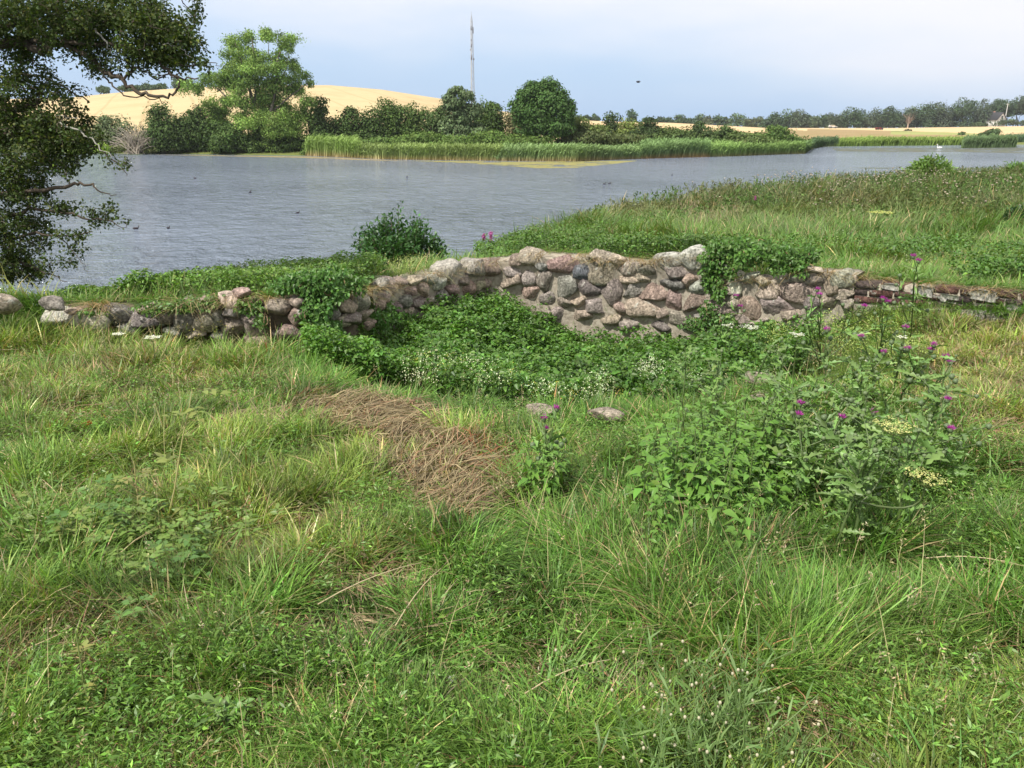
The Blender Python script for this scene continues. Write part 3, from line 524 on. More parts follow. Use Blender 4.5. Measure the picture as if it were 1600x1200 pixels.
# --- lattice mast
Ym = 330; base = np.array((pxu(739) * Ym, Ym, 3.0)); t = thing('lattice_mast', base, 'tall thin steel lattice radio mast on the skyline', 'mast')
H = P(738, 32, Ym)[2] - base[2]; g = G(); GR = (.40, .42, .45)
def leg(k, z): r = np.interp(z, [0, H * .8, H], [.85, .50, .40]); a = k * 2 * math.pi / 3 + .3; return np.array((math.cos(a) * r, math.sin(a) * r, z))
for k in range(3): tube(g, [leg(k, z) for z in (0, H * .5, H)], [.13, .11, .10], 4, GR)
g.build('leg_frame', M['paint'], t); g = G(); nb = 26
for i in range(nb):
    z0, z1 = H * i / nb, H * (i + 1) / nb
    for k in range(3): tube(g, [leg(k, z0), leg((k + 1 + (i % 2)) % 3, z1)], [.07, .07], 3, GR); tube(g, [leg(k, z0), leg((k + 1) % 3, z0)], [.055, .055], 3, GR)
g.build('bracing', M['paint'], t)
g = G(); tube(g, [leg(0, H) * (0, 0, 1), (0, 0, H + 3.2)], [.12, .05], 5, GR)
for k in range(3): tube(g, [leg(k, H), (0, 0, H + 2)], [.09, .06], 3, GR)
g.build('top_spike', M['paint'], t)
for zf, s in ((.90, 2.2), (.92, 1.2), (.80, .5), (.74, 1.2), (.70, .6), (.62, 1.8), (.60, .7)):
    g = G(); k = int(zf * 100) % 3; c = leg(k, H * zf) * (1.25, 1.25, 1); box(g, c, (.42, .3, s), 0, (.16, .16, .18)); tube(g, [c, leg(k, H * zf)], [.05, .05], 3, GR); g.build('antenna', M['paint'], t, False)
# ================================================================== REEDS
def reed(px0, px1, pyb, Yoff, depth, n, h, green, base, label, name='reed_bed', wdt=.10):
    px = rng.uniform(px0, px1, n); u = np.array([pxu(p) for p in px]); y0 = np.interp(u, uS, yS) + Yoff; d = rng.random(n) ** 1.6 * depth
    edge = np.minimum(sst(px0 - 1, px0 + (px1 - px0) * .05, px), sst(px1 + 1, px1 - (px1 - px0) * .04, px)); y = y0 + d
    x = u * y; hh = h * (0.72 + .34 * vn(x, y, 6, 5) + rng.normal(0, .06, n)) * (.45 + .55 * edge); pos = np.stack([x, y, np.full(n, LAKE) - .02], -1)
    k = fbm(x, y, 5, 8)[:, None]; c = np.array(green) * 1.5 * (.7 + .6 * k) * np.exp(rng.normal(0, .15, (n, 1))); cb = 1.15 * np.array(base) * np.exp(rng.normal(0, .2, (n, 1)))
    g = G(); blades(g, pos, hh, wdt * rng.uniform(.6, 1.3, n), rng.normal(.4, .6, n), rng.uniform(0, .12, n), rng.uniform(.02, .3, n), cb, c)
    # colour switches above dead base
    Cc = g.C[0].reshape(n, 7, 3); Cc[:, 2:4] = (c * .9 + cb * .1)[:, None]; Cc[:, 4:6] = c[:, None]; g.C[0] = Cc.reshape(-1, 3)
    m = n // 2; sel = rng.integers(0, n, m); tt = rng.uniform(.35, .95, m); p = pos[sel].copy(); p[:, 2] += hh[sel] * tt; a = rng.normal(.4, 1.2, m)
    d_ = np.stack([np.cos(a), np.sin(a), rng.uniform(.5, 1.6, m)], -1); leaves(g, p, d_, rdir(m, 0, 1), .5 * rng.uniform(.6, 1.3, m), .09, c[sel] * 1.05, True)
    tag(g.build(name, M['far'], smooth=False), label, 'reeds', kind='stuff')
RGc = (.135, .20, .065); RB = (.36, .27, .14)
reed(474, 560, 0, -.2, 6, 9000, 2.1, (.14, .205, .055), RB, 'fresh green reeds at the left end of the far bed, next to the dark bushes')
reed(545, 790, 0, -.2, 5, 21000, 1.5, (.15, .20, .065), (.38, .30, .15), 'tan footed reeds along the far shore below the mast')
reed(775, 1004, 0, -.3, 5, 19000, 1.5, (.13, .19, .075), RB, 'blue green reeds along the far shore right of the round tree')
reed(1000, 1112, 0, -.3, 6, 12000, 1.85, (.11, .17, .065), (.33, .21, .10), 'tall dark green reeds with brown feet near the peninsula end')
reed(1105, 1272, 0, -.2, 7, 15000, 1.5, (.12, .185, .055), (.22, .2, .09), 'lighter reeds round the tip of the peninsula')
reed(1258, 1312, 0, 0, 8, 4000, 1.5, (.06, .10, .045), (.07, .09, .04), 'dark reeds beyond the tip of the peninsula', wdt=.22)
reed(1305, 1515, 0, 0, 10, 9000, 1.2, (.12, .175, .04), (.12, .19, .04), 'bright green marsh plants on the right far shore', wdt=.25)
reed(1508, 1592, 0, -14, 10, 6000, 1.7, (.085, .13, .055), (.08, .12, .05), 'grey green reed islet at the right far shore', wdt=.22)
reed(1570, 1680, 0, 5, 10, 3000, 1.7, (.06, .10, .05), (.06, .10, .05), 'dark reeds at the right photo edge beyond the lake', wdt=.22)
reed(100, 165, 0, -1, 4, 3500, 1.3, (.22, .30, .06), (.2, .28, .06), 'yellow green reeds behind the overhanging tree on the far shore')
# --- duckweed mat and water lily sheets
def mat_sheet(pts, label, col, name, cell=.35, thr=.42, seed=1, z=.006):
    pts = np.array([PZ(a, b, LAKE)[:2] for a, b in pts]); x0, x1 = pts[:, 0].min(), pts[:, 0].max(); y0, y1 = pts[:, 1].min(), pts[:, 1].max()
    nx = int((x1 - x0) / cell) + 2; ny = int((y1 - y0) / cell) + 2; X, Y = np.meshgrid(x0 + np.arange(nx) * cell, y0 + np.arange(ny) * cell)
    cx, cy = (X[:-1, :-1] + cell / 2), (Y[:-1, :-1] + cell / 2); ins = np.zeros(cx.shape, bool); n = len(pts)
    for i in range(n):
        a, b = pts[i], pts[(i + 1) % n]; c = ((a[1] > cy) != (b[1] > cy)) & (cx < (b[0] - a[0]) * (cy - a[1]) / (b[1] - a[1] + 1e-9) + a[0]); ins ^= c
    ins &= (fbm(cx, cy * 1.6, 2.2, seed) > thr); Q = gridq(ny, nx).reshape(ny - 1, nx - 1, 4)[ins]; g = G(); g.add(np.stack([X, Y, X * 0 + LAKE + z], -1), Q, None, jit(col, X.size, .12, .05)); tag(g.build(name, M['far']), label, 'floating plants', kind='stuff')
mat_sheet([(640, 251), (740, 252), (800, 253), (1000, 251), (960, 256), (900, 262), (840, 263), (790, 259), (700, 254)], 'yellow green floating weed mat in front of the far reeds', (.27, .25, .09), 'water_weed', .25, .36)
mat_sheet([(230, 241.5), (480, 244.5), (600, 250), (640, 252), (560, 250), (470, 246.5), (300, 243)], 'thin tan line of floating weed along the left far shore', (.30, .25, .13), 'water_weed', .3, .3, 3)
mat_sheet([(1300, 232), (1420, 231), (1600, 231), (1800, 231), (1800, 238), (1600, 239.5), (1480, 237), (1400, 238), (1310, 236)], 'dull grey green lily leaves floating on the far right water', (.12, .13, .09), 'water_weed', .5, .42, 5)
mat_sheet([(1330, 262), (1500, 262), (1800, 262), (1800, 268), (1400, 267)], 'dull floating leaves on the water behind the right meadow', (.10, .12, .07), 'water_weed', .3, .46, 9)
# ================================================================== BIRDS
def bird(name, base, s, col, lb, ct, rz, neck=.5, wing=False, grp=None, headcol=None):
    t = thing(name, base, lb, ct, grp, rz); g = G(); V, Fc = ICO2; v = V * np.array((.5, .22, .2)) * s; v[:, 2] += .12 * s + np.maximum(0, -V[:, 0] - .5) * .2 * s * 0 + (V[:, 0] < -.6) * .06 * s
    g.add(v, None, Fc, col); nk = np.array([(.36, 0, .16), (.48, 0, .16 + neck * .4), (.46, 0, .16 + neck * .75), (.55, 0, .16 + neck)]) * s; tube(g, nk, np.array([.1, .065, .055, .06]) * s, 6, col if headcol is None else headcol); h = V * np.array((.11, .07, .07)) * s + nk[-1]; g.add(h, None, Fc, col if headcol is None else headcol); g.build('body', M['paint'], t)
    g = G(); e = nk[-1] + np.array((.09, 0, 0)) * s; tube(g, [e, e + np.array((.12, 0, -.03)) * s], [.03 * s, .008 * s], 5, (.6, .25, .04)); g.build('beak', M['paint'], t)
    if wing:
        for sg in (-1, 1):
            g = G(); V2 = np.array([(.15, 0, .15), (-.2, 0, .15), (-.1, .45, .38), (.15, .45, .38), (-.05, .95, .2)]) * s * (1, sg, 1); V2 = np.concatenate([V2, V2 + (0, 0, .02 * s)]); g.add(V2, [(0, 1, 2, 3), (5, 6, 7, 8)], [(2, 3, 4), (7, 8, 9)], col); g.build('wing', M['paint'], t)
    return t
bird('mute_swan', PZ(1468, 232, LAKE), .8, (.8, .8, .78), 'white swan floating off the right far shore', 'swan', R(185), .55)
for px, py, rz, s, lb in [(212, 358, 20, .45, 'dark water bird nearest the overhanging branches'), (263, 357, 80, .38, 'dark water bird right of the one by the branches'), (305, 279, 160, .5, 'dark water bird far out in the left middle of the lake'), (391, 301, 85, .5, 'upright dark water bird in the middle of the left lake'), (465, 333, 40, .35, 'small dark water bird left of the bank shrub'),
                          (636, 277, 60, .4, 'tiny dark water bird beyond the bank shrub'), (944, 288, 10, .4, 'tiny dark water bird left of a pair on the middle water'), (952, 287, 15, .4, 'tiny dark water bird right of a pair on the middle water'), (1050, 274, 70, .45, 'lone dark water bird near the meadow point')]:
    bird('coot', PZ(px, py, LAKE), s * .5, (.03, .02, .024), lb, 'water bird', R(rz), .35)
bird('flying_bird', P(997, 129, 60), .3, (.05, .05, .06), 'small dark bird flying in the open sky', 'bird', R(20), .05, True)
# ================================================================== STONES
def stone_geo(g, c, w, h, dpt, col, right, lich=0., seed=0, rot=0., res=ICO3, rough=1.):
    V, Fc = res; v = V.copy(); n = len(v); o = rng.uniform(0, 50, 3)
    # superellipsoid-ish: squarer
    v = np.sign(v) * np.abs(v) ** rng.uniform(.7, .95); v = v / np.max(np.abs(v))
    # a few planar facets
    for _ in range(13):
        d = norm(rdir(1))[0]; k = rng.uniform(.55, .9); t = v @ d; v = v - np.outer(np.maximum(0, t - k), d) * .97
    v[:, 0] /= np.max(np.abs(v[:, 0])); v[:, 2] /= np.max(np.abs(v[:, 2])); v[:, 1] /= -np.min(v[:, 1]) * .5 + .5 * np.max(np.abs(v[:, 1]))
    nz = (fbm(v[:, 0] * 2 + o[0] + v[:, 2], v[:, 1] * 2 + o[1] - v[:, 2], 1.0, 3, 4) - .5); v = v * (1 + .26 * rough * nz[:, None])
    nz = (fbm(v[:, 0] * 2 + o[2] - v[:, 1], v[:, 2] * 2 + o[1], .45, 9, 3) - .5); v = v * (1 + .16 * rough * nz[:, None])
    ca, sa = math.cos(rot), math.sin(rot); x = v[:, 0] * w / 2; z = v[:, 2] * h / 2; x, z = x * ca - z * sa, x * sa + z * ca; y = v[:, 1] * dpt / 2
    Rv = np.array((right[0], right[1], 0)); Fv = np.array((-right[1], right[0], 0))
    p = x[:, None] * Rv + y[:, None] * Fv + z[:, None] * np.array((0, 0, 1))
    g.add(p + np.asarray(c), None, Fc, col)
SC_ = {'lg': (.34, .325, .27), 'g': (.25, .225, .195), 'dg': (.175, .162, .145), 'b': (.25, .205, .17), 'p': (.315, .245, .20), 't': (.32, .27, .21), 'bl': (.155, .17, .185), 'w': (.44, .42, .35), 'r': (.27, .205, .175)}
GRND = {}
def add_lichen(o, v):
    a = o.data.attributes.new('lichen', 'FLOAT', 'POINT'); a.data.foreach_set('value', np.full(len(o.data.vertices), v, np.float32))
def wall_dir(px):
    a = P(px - 25, 450, wl(px - 25, 1)); b = P(px + 25, 450, wl(px + 25, 1)); d = (b - a)[:2]; return d / np.linalg.norm(d)
def stone(parent, px, py, w, h, k, lich=0, base=(0, 0, 0), off=0., name='stone', scale=1.4):
    Y = wl(px, 1); q = P(px, py, Y); s = np.linalg.norm(q - np.array((0, 0, CZ))) / FPX; d = wall_dir(px); W = w * s * scale / max(.8, d[0]) ; Hh = h * s * scale; D = min(.34, max(.2, (W + Hh) * .55)); fwd = np.array((-d[1], d[0]))
    c = q.copy(); c[:2] += fwd * (D * .5 - .06 + off); col = np.array(SC_[k]) * 1.12 * np.exp(rng.normal(0, .13)) * np.exp(rng.normal(0, .03, 3))
    g = G(); stone_geo(g, (0, 0, 0), W, Hh, D, col, d, lich, rot=rng.normal(0, .12)); o = g.build(name, M['stone'], parent); o.location = c - np.asarray(base); add_lichen(o, lich + rng.uniform(-.08, .03)); return o
main = [(709, 428, 34, 30, 'lg', .02), (690, 441, 21, 19, 'w', 0), (744, 423, 30, 32, 'lg', 0), (772, 423, 28, 25, 'b', 0), (665, 454, 21, 21, 'p', 0), (680, 474, 26, 32, 'r', 0), (710, 455, 23, 21, 'p', 0), (732, 452, 23, 22, 'p', 0), (762, 442, 22, 13, 'p', 0), (796, 424, 25, 14, 'g', 0), (798, 440, 25, 24, 'p', 0), (824, 433, 25, 29, 'g', 0), (832, 405, 33, 23, 't', 0), (807, 408, 17, 15, 'b', 0), (851, 437, 26, 32, 'g', 0), (849, 418, 20, 11, 'g', 0),
        (879, 418, 42, 30, 'r', 0), (911, 427, 26, 23, 'bl', 0), (882, 449, 38, 29, 'dg', .05), (920, 453, 30, 31, 'dg', 0), (826, 460, 28, 21, 'r', 0), (856, 467, 25, 28, 'g', .03), (882, 473, 17, 14, 'b', 0), (903, 472, 23, 17, 'p', 0), (929, 480, 27, 20, 'g', 0), (943, 405, 29, 20, 't', 0), (929, 400, 17, 16, 't', 0), (942, 426, 38, 28, 't', 0), (985, 420, 32, 21, 't', .04), (1009, 424, 21, 15, 'g', .05), (981, 435, 32, 15, 't', 0), (1000, 434, 22, 12, 't', 0),
        (1043, 413, 36, 25, 'g', .16), (1082, 409, 30, 33, 'g', .18), (1056, 425, 38, 17, 'g', 0), (1047, 445, 31, 17, 'dg', .12), (1074, 441, 18, 20, 'p', 0), (957, 456, 37, 36, 'g', 0), (989, 456, 32, 33, 'g', 0), (1023, 460, 45, 29, 'r', 0), (1055, 469, 19, 31, 'r', 0), (1083, 473, 36, 32, 'b', 0), (1089, 451, 22, 20, 'lg', .05), (966, 481, 26, 17, 'p', 0), (1002, 486, 43, 30, 't', 0), (1032, 490, 17, 17, 'p', 0), (1056, 497, 34, 19, 'g', 0), (1126, 479, 41, 28, 'b', 0), (1171, 482, 28, 32, 'b', 0),
        (1148, 449, 14, 16, 'w', 0), (1172, 434, 16, 14, 'lg', 0), (1244, 456, 48, 31, 'b', 0), (1215, 481, 42, 34, 'b', .03), (1274, 436, 31, 20, 'g', 0), (1251, 434, 22, 12, 'lg', 0), (1318, 437, 24, 20, 'lg', .06), (1316, 458, 22, 16, 't', 0), (1322, 474, 20, 14, 'g', 0), (1201, 452, 31, 28, 't', 0), (1271, 421, 26, 8, 't', 0), (1161, 500, 24, 14, 'b', 0), (1300, 447, 18, 22, 't', 0), (1104, 500, 28, 16, 'g', 0), (1130, 455, 22, 18, 'g', 0), (1186, 506, 24, 14, 't', 0), (1240, 492, 26, 18, 't', 0), (1270, 472, 22, 24, 'g', 0), (1291, 474, 20, 18, 't', 0), (984, 508, 26, 16, 'g', 0), (908, 495, 26, 16, 'b', 0), (955, 500, 24, 14, 't', 0), (1030, 512, 28, 16, 'g', 0), (1080, 512, 30, 16, 'b', 0), (868, 490, 24, 16, 'g', 0), (965, 405, 18, 11, 't', 0), (1105, 430, 20, 20, 'g', 0), (1146, 470, 16, 18, 't', 0), (1190, 440, 18, 12, 't', 0),
        (614, 450, 30, 28, 't', 0), (601, 460, 26, 24, 'p', 0), (642, 454, 22, 18, 'p', 0), (633, 473, 22, 18, 'g', 0), (656, 476, 20, 20, 'g', 0), (620, 482, 18, 14, 'b', 0), (596, 476, 20, 16, 'b', 0), (690, 462, 16, 14, 'g', 0), (668, 470, 16, 14, 't', 0), (650, 440, 20, 12, 't', 0), (672, 438, 20, 13, 'g', 0), (628, 441, 22, 12, 'b', 0), (598, 443, 20, 12, 'g', 0), (727, 440, 16, 14, 'b', 0), (750, 446, 14, 12, 't', 0), (640, 486, 20, 14, 't', 0), (700, 471, 20, 14, 'b', 0)]
b0 = np.array((0., 9., -1.)); t1 = thing('fieldstone_wall', b0, 'tall mortared fieldstone retaining wall curving behind the nettle pit', 'wall')
for s in main: stone(t1, *s[:5], lich=s[5], base=b0)
left = [(124 - 34, 500, 44, 24, 'w', .08), (138, 502, 46, 26, 'w', .1), (178, 496, 38, 26, 'dg', 0), (224, 500, 54, 28, 'dg', .07), (262, 497, 26, 24, 'b', 0), (290, 498, 36, 36, 'dg', 0), (232, 482, 28, 10, 'p', 0), (320, 483, 22, 24, 't', 0), (360, 471, 32, 18, 't', 0), (378, 458, 22, 11, 'p', 0), (360, 488, 22, 18, 'g', 0), (318, 506, 30, 22, 't', 0), (430, 484, 42, 20, 't', 0), (461, 473, 22, 14, 'b', 0), (468, 497, 26, 24, 'p', .04), (394, 507, 42, 34, 'b', 0), (358, 512, 30, 22, 'b', 0),
        (456, 523, 32, 20, 'r', 0), (403, 531, 28, 12, 'p', 0), (270, 518, 24, 12, 'lg', .06), (341, 500, 16, 20, 'g', 0), (200, 515, 26, 14, 'lg', .08), (118, 488, 22, 10, 'p', 0), (433, 524, 20, 14, 'dg', 0), (571, 470, 30, 34, 'g', 0), (545, 478, 20, 22, 't', 0), (553, 498, 34, 20, 'b', 0), (573, 492, 22, 18, 't', 0), (535, 503, 20, 15, 't', 0), (578, 508, 20, 14, 'p', 0), (520, 490, 20, 18, 'g', 0), (500, 478, 22, 18, 'b', 0), (498, 505, 24, 18, 'g', 0), (340, 526, 24, 12, 'g', 0), (305, 522, 26, 12, 't', 0)]
b1 = np.array((-2.5, 7.1, -.4)); t2 = thing('dry_stone_wall', b1, 'low tumbled stone wall on the left below the leafy bank', 'wall')
for s in left: stone(t2, *s[:5], lich=s[5], base=b1)
# mortar cores: strip lofted along the wall line
M['mortar'] = groundmat('old_lime_mortar', [(.20, .17, .135), (.34, .30, .24), (.44, .40, .33)], 22, 8, bump=.9)
M['darkearth'] = groundmat('earth_core', [(.075, .06, .042), (.16, .13, .095)], 14, 8, bump=.8)
def core(px0, px1, base, parent, mt, off, dtop, thick=.32, name='mortar', n=140, m=16):
    g = G(); pxs = np.linspace(px0, px1, n); F1 = []; 
    for px in pxs:
        Y = wl(px, 1); d = wall_dir(px); f = np.array((-d[1], d[0])); top = P(px, wl(px, 2) + dtop, Y)[2]; bot = P(px, wl(px, 3) + 25, Y)[2] - .15; X = P(px, 450, Y)[0]
        zs = np.linspace(bot, top, m); col = np.stack([np.full(m, X) + f[0] * off, np.full(m, Y) + f[1] * off, zs], -1)
        dd = (fbm(zs * 1 + px * .013, np.full(m, px * .02), .12, 4) - .5) * .06; col[:, :2] += f[None] * dd[:, None]
        bk = col[::-1].copy(); bk[:, :2] += f * thick; F1.append(np.concatenate([col, bk]))
    V = np.array(F1); k = 2 * m; i = np.arange(n - 1)[:, None] * k; j = np.arange(k - 1)[None]; Q = np.stack([i + j, i + k + j, i + k + j + 1, i + j + 1], -1).reshape(-1, 4)
    g.add(V - base, Q); return g.build(name, mt, parent)
core(588, 1334, b0, t1, M['mortar'], .034, -1)
core(66, 586, b1, t2, M['darkearth'], .10, 6, name='wall_core')
# --- free boulders and stones in the grass
def boulder(px, py, Y, w, h, k, lb, lich=0, dpt=None):
    q = P(px, py, Y); s = np.linalg.norm(q - np.array((0, 0, CZ))) / FPX; W, Hh = w * s, h * s; g = G(); stone_geo(g, (0, 0, 0), W, Hh, dpt or W * .7, np.array(SC_[k]), (1, 0), rot=rng.normal(0, .08)); o = g.build('boulder', M['stone']); o.location = q; add_lichen(o, lich); tag(o, lb, 'stone')
boulder(8, 474, 6.6, 58, 30, 't', 'cream boulder at the left photo edge in dry grass', .02)
boulder(85, 477, 6.9, 36, 24, 'g', 'pinkish grey boulder topping the left end of the low wall', .02)
boulder(848, 642, 4.6, 52, 16, 't', 'flat pale stone in the grass at the near rim of the nettle pit')
boulder(945, 645, 4.5, 62, 24, 't', 'rounded tan stone in the grass right of the flat pale stone')
boulder(1192, 592, 5.1, 56, 24, 't', 'flat stone half hidden in grass left of the purple thistles', .03)
boulder(1185, 618, 4.8, 36, 12, 't', 'small stone in the grass just below the flat one by the thistles')
boulder(820, 898, 2.75, 84, 22, 't', 'half buried pale stone under thin grass in the near foreground')
# --- brick wall
b2 = np.array((4.2, 7.6, -.2)); t3 = thing('brick_wall', b2, 'low dark red brick wall running off to the right from the fieldstones', 'wall')
a = P(1334, 472, 8.1); e = P(1960, 516, 5.9); zt0 = P(1334, 438, 8.1)[2]; zt1 = P(1960, 484, 5.9)[2]
L = np.linalg.norm((e - a)[:2]); d = (e - a)[:2] / L; f = np.array((-d[1], d[0])); g = G(); gm = G(); gl = G()
nC = 3; bl = .245; bh = (zt0 - a[2]) / nC
zb = lambda s: np.interp(s, [0, L], [a[2], e[2]]); zt = lambda s: np.interp(s, [0, L], [zt0, zt1])
def obox(g, s0, s1, o0, o1, z0a, z1a, z0b, z1b, col, rg=.004):
    V = []
    for s, z0, z1 in ((s0, z0a, z1a), (s1, z0b, z1b)):
        for o in (o0, o1):
            p = a[:2] + d * s + f * o; V += [(p[0], p[1], z0), (p[0], p[1], z1)]
    V = np.array(V) + rng.normal(0, rg, (8, 3)) - b2; g.add(V, [(0, 1, 5, 4), (2, 6, 7, 3), (0, 4, 6, 2), (1, 3, 7, 5), (0, 2, 3, 1), (4, 5, 7, 6)], None, col)
for r_ in range(nC):
    s = -.1 if r_ % 2 else 0
    while s < L:
        s1 = min(L, s + bl - .02); h0, h1 = r_ / nC, (r_ + 1) / nC - .05; q0, q1 = zb(max(s, 0)), zb(s1); w0, w1 = zt(max(s, 0)), zt(s1)
        if rng.random() > (.12 if r_ == nC - 1 else .02):
            c = np.array([(.10, .058, .050), (.14, .075, .06), (.085, .065, .06), (.20, .17, .145)][rng.choice(4, p=[.4, .25, .25, .1])]) * np.exp(rng.normal(0, .15))
            obox(g, max(s, 0), s1, rng.normal(0, .006), .22, q0 + (w0 - q0) * h0, q0 + (w0 - q0) * h1, q1 + (w1 - q1) * h0, q1 + (w1 - q1) * h1, c)
        s += bl
g.build('bricks', M['stone'], t3, False)
for k in range(30):
    s = L * k / 30; obox(gm, s, s + L / 30, .012, .24, zb(s) - .3, zt(s) - .02, zb(s + L / 30) - .3, zt(s + L / 30) - .02, (.30, .28, .24), .001)
o = gm.build('mortar', M['mortar'], t3, False)
# pale footing ledge and plaster patches
for k in range(14):
    s = L * .25 + L * .75 * k / 14; s1 = s + L * .75 / 14 - .015; obox(gl, s, s1, -.09, .015, zb(s) - .12, zb(s) + .012, zb(s1) - .12, zb(s1) + .012, (.34, .31, .26), .003)
o = gl.build('footing_ledge', M['stone'], t3, False); add_lichen(o, .05)
for s, w_, hf0, hf1 in ((.55, .22, .5, 1), (.8, .18, .3, .7), (1.05, .26, .55, 1.02), (1.38, .14, .0, .5), (1.78, .20, .62, 1.02), (1.9, .3, .45, .98), (2.22, .32, .6, 1.02), (2.1, .12, .1, .4), (.25, .2, .7, 1.02), (2.95, .1, .3, .5), (3.2, .25, .7, 1.02)):
    if s + w_ > L: continue
    g = G(); n = 14; th = np.linspace(0, 2 * np.pi, n, endpoint=False); rr = rng.uniform(.75, 1.15, n); cs = np.cos(th); sn = np.sin(th)
    sx = s + w_ / 2 + np.sign(cs) * np.abs(cs) ** .6 * rr * w_ / 2; zz = zb(s) + (zt(s) - zb(s)) * ((hf0 + hf1) / 2 + np.sign(sn) * np.abs(sn) ** .6 * rr * (hf1 - hf0) / 2)
    ring = lambda o_: np.stack([a[0] + d[0] * sx + f[0] * o_, a[1] + d[1] * sx + f[1] * o_, zz], -1) - b2
    V = np.concatenate([ring(-.012), ring(.03), [ring(-.014).mean(0)]]); Q = [(i, (i + 1) % n, n + (i + 1) % n, n + i) for i in range(n)]; T = [(2 * n, i, (i + 1) % n) for i in range(n)]
    g.add(V, Q, T, (.40, .385, .34)); g.build('plaster_patch', M['stone'], t3, False)
# ================================================================== GRASS AND GROUND PLANTS
GREEN = np.array((.112, .215, .036)); YG = np.array((.24, .30, .060)); DGR = np.array((.060, .125, .024)); STR = np.array((.43, .35, .18)); BRN = np.array((.22, .12, .06)); LUSH = np.array((.105, .215, .034))
def ell(px, py, cx, cy, rx, ry, soft=.35, rot=0):
    ca, sa = math.cos(R(rot)), math.sin(R(rot)); dx, dy = px - cx, py - cy; a = (dx * ca + dy * sa) / rx; b = (-dx * sa + dy * ca) / ry
    return 1 - sst(1 - soft, 1 + soft, np.sqrt(a * a + b * b))
def pxy(x, y): z = hz(x, y); px, py = proj(x, y, z); return px, py, z
def hay(px, py, x, y):
    w_ = (fbm(x, y, .4, 77) - .5) * 190
    m = np.maximum.reduce([ell(px + w_, py, 585, 668, 105, 34, .5, 12) * .95, ell(px + w_, py, 700, 740, 110, 52, .55, 8), ell(px, py, 700, 800, 60, 28, .4), .7 * ell(px + w_, py, 410, 668, 65, 12), .62 * ell(px + w_, py, 140, 1010, 200, 36, .5, -6), .5 * ell(px + w_, py, 20, 1060, 90, 40, .5),
                           .75 * ell(px + w_, py, 540, 1000, 110, 30, .4), .55 * ell(px, py, 600, 925, 90, 22), .6 * ell(px, py, 440, 1130, 160, 30), .5 * ell(px, py, 90, 655, 50, 10), .4 * ell(px + w_, py, 800, 1060, 90, 20), .45 * ell(px, py, 1130, 1130, 200, 30)])
    return m
def sample(n, ymin, ymax, k, umax=.80, extra=1.0):
    """random ground points; density falls as Y^-k"""
    r = rng.random(n); e = 2 - k
    y = (ymin ** e + r * (ymax ** e - ymin ** e)) ** (1 / e) if abs(e) > 1e-6 else ymin * (ymax / ymin) ** r
    x = rng.uniform(-1, 1, n) * (umax * y + .35 + extra); return x, y
def crestY(x, y): return np.interp(x / np.maximum(y, .5), CREST[:, 0], CREST[:, 1])
def mixc(a, b, t): return a * (1 - t[:, None]) + b * t[:, None]
def colour(x, y, px, py, n):
    big = fbm(x, y, 1.3, 21); mid_ = fbm(x, y, .35, 33); c = np.tile(GREEN, (n, 1))
    c = mixc(c, YG, sst(.45, .78, big) * .6); c = mixc(c, DGR, sst(.55, .8, mid_) * .6)
    lush = np.maximum.reduce([ell(px, py, 700, 610, 230, 45), ell(px, py, 900, 720, 150, 120) * .7, ell(px, py, 1300, 950, 400, 160) * .5, ell(px, py, 200, 560, 350, 50) * .5, ell(px, py, 1500, 800, 160, 200) * .3])
    c = mixc(c, LUSH, lush * .7)
    dry = np.maximum.reduce([ell(px, py, 1560, 600, 140, 110) * .8, ell(px, py, 150, 600, 260, 60) * .5, ell(px, py, 450, 870, 200, 60) * .6, ell(px, py, 60, 450, 90, 40) * .9, ell(px, py, 1500, 1100, 200, 60) * .4])
    c = mixc(c, YG * 1.05, dry * .8)
    return c, dry
def grassfield(name, label, x, y, hf, wf, dryf, parent=None, faceup=0, seed=0, minm=None, colf=None, layer=0):
    px, py, z = pxy(x, y); n = len(x); wy = wallY(x, y); cy = crestY(x, y)
    return px, py, z, n, wy, cy
# ---- foreground turf
x, y = sample(640000, 1.15, 9.6, 1.4)
px, py, z = pxy(x, y); wy = wallY(x, y)
pit = sst(-.32, -.5, fF(x, y)) * (px > 560) * (px < 1330)      # nettles take over
hy = hay(px, py, x, y)
keep = (y < wy - .03) & (rng.random(len(x)) > pit * .85) & (rng.random(len(x)) > hy * .7)
x, y, z, px, py, wy, hy = [q[keep] for q in (x, y, z, px, py, wy, hy)]; n = len(x)
c, dry = colour(x, y, px, py, n); tuft = fbm(x, y, .28, 51); tuft2 = vn(x, y, .11, 61)
h = (.05 + .11 * sst(.35, .7, tuft) + .045 * tuft2) * rng.uniform(.55, 1.35, n) * (1 - .4 * hy) * (1 - .25 * dry)
h *= 1 + .75 * np.maximum(ell(px, py, 350, 540, 450, 45), ell(px, py, 1250, 960, 300, 120) * .3)
az = vn(x, y, .3, 71) * 12.6 + rng.normal(0, 1.3, n)
strawm = rng.random(n) < (.085 + .34 * dry + .5 * hy + .16 * sst(.5, .8, fbm(x, y, .5, 91))); c[strawm] = STR * rng.uniform(.55, 1.15, (strawm.sum(), 1)); br = strawm & (rng.random(n) < .15); c[br] = BRN * 1.3
c = c * (.55 + .72 * sst(.25, .75, fbm(x, y, .16, 41)))[:, None] * np.exp(rng.normal(0, .26, (n, 1))) * np.exp(rng.normal(0, .07, (n, 3))); wid = (.0026 + .0007 * y) * rng.uniform(.6, 1.7, n); wide = rng.random(n) < .05; wid[wide] *= 1.9
pos = np.stack([x, y, z - .01], -1); g = G()
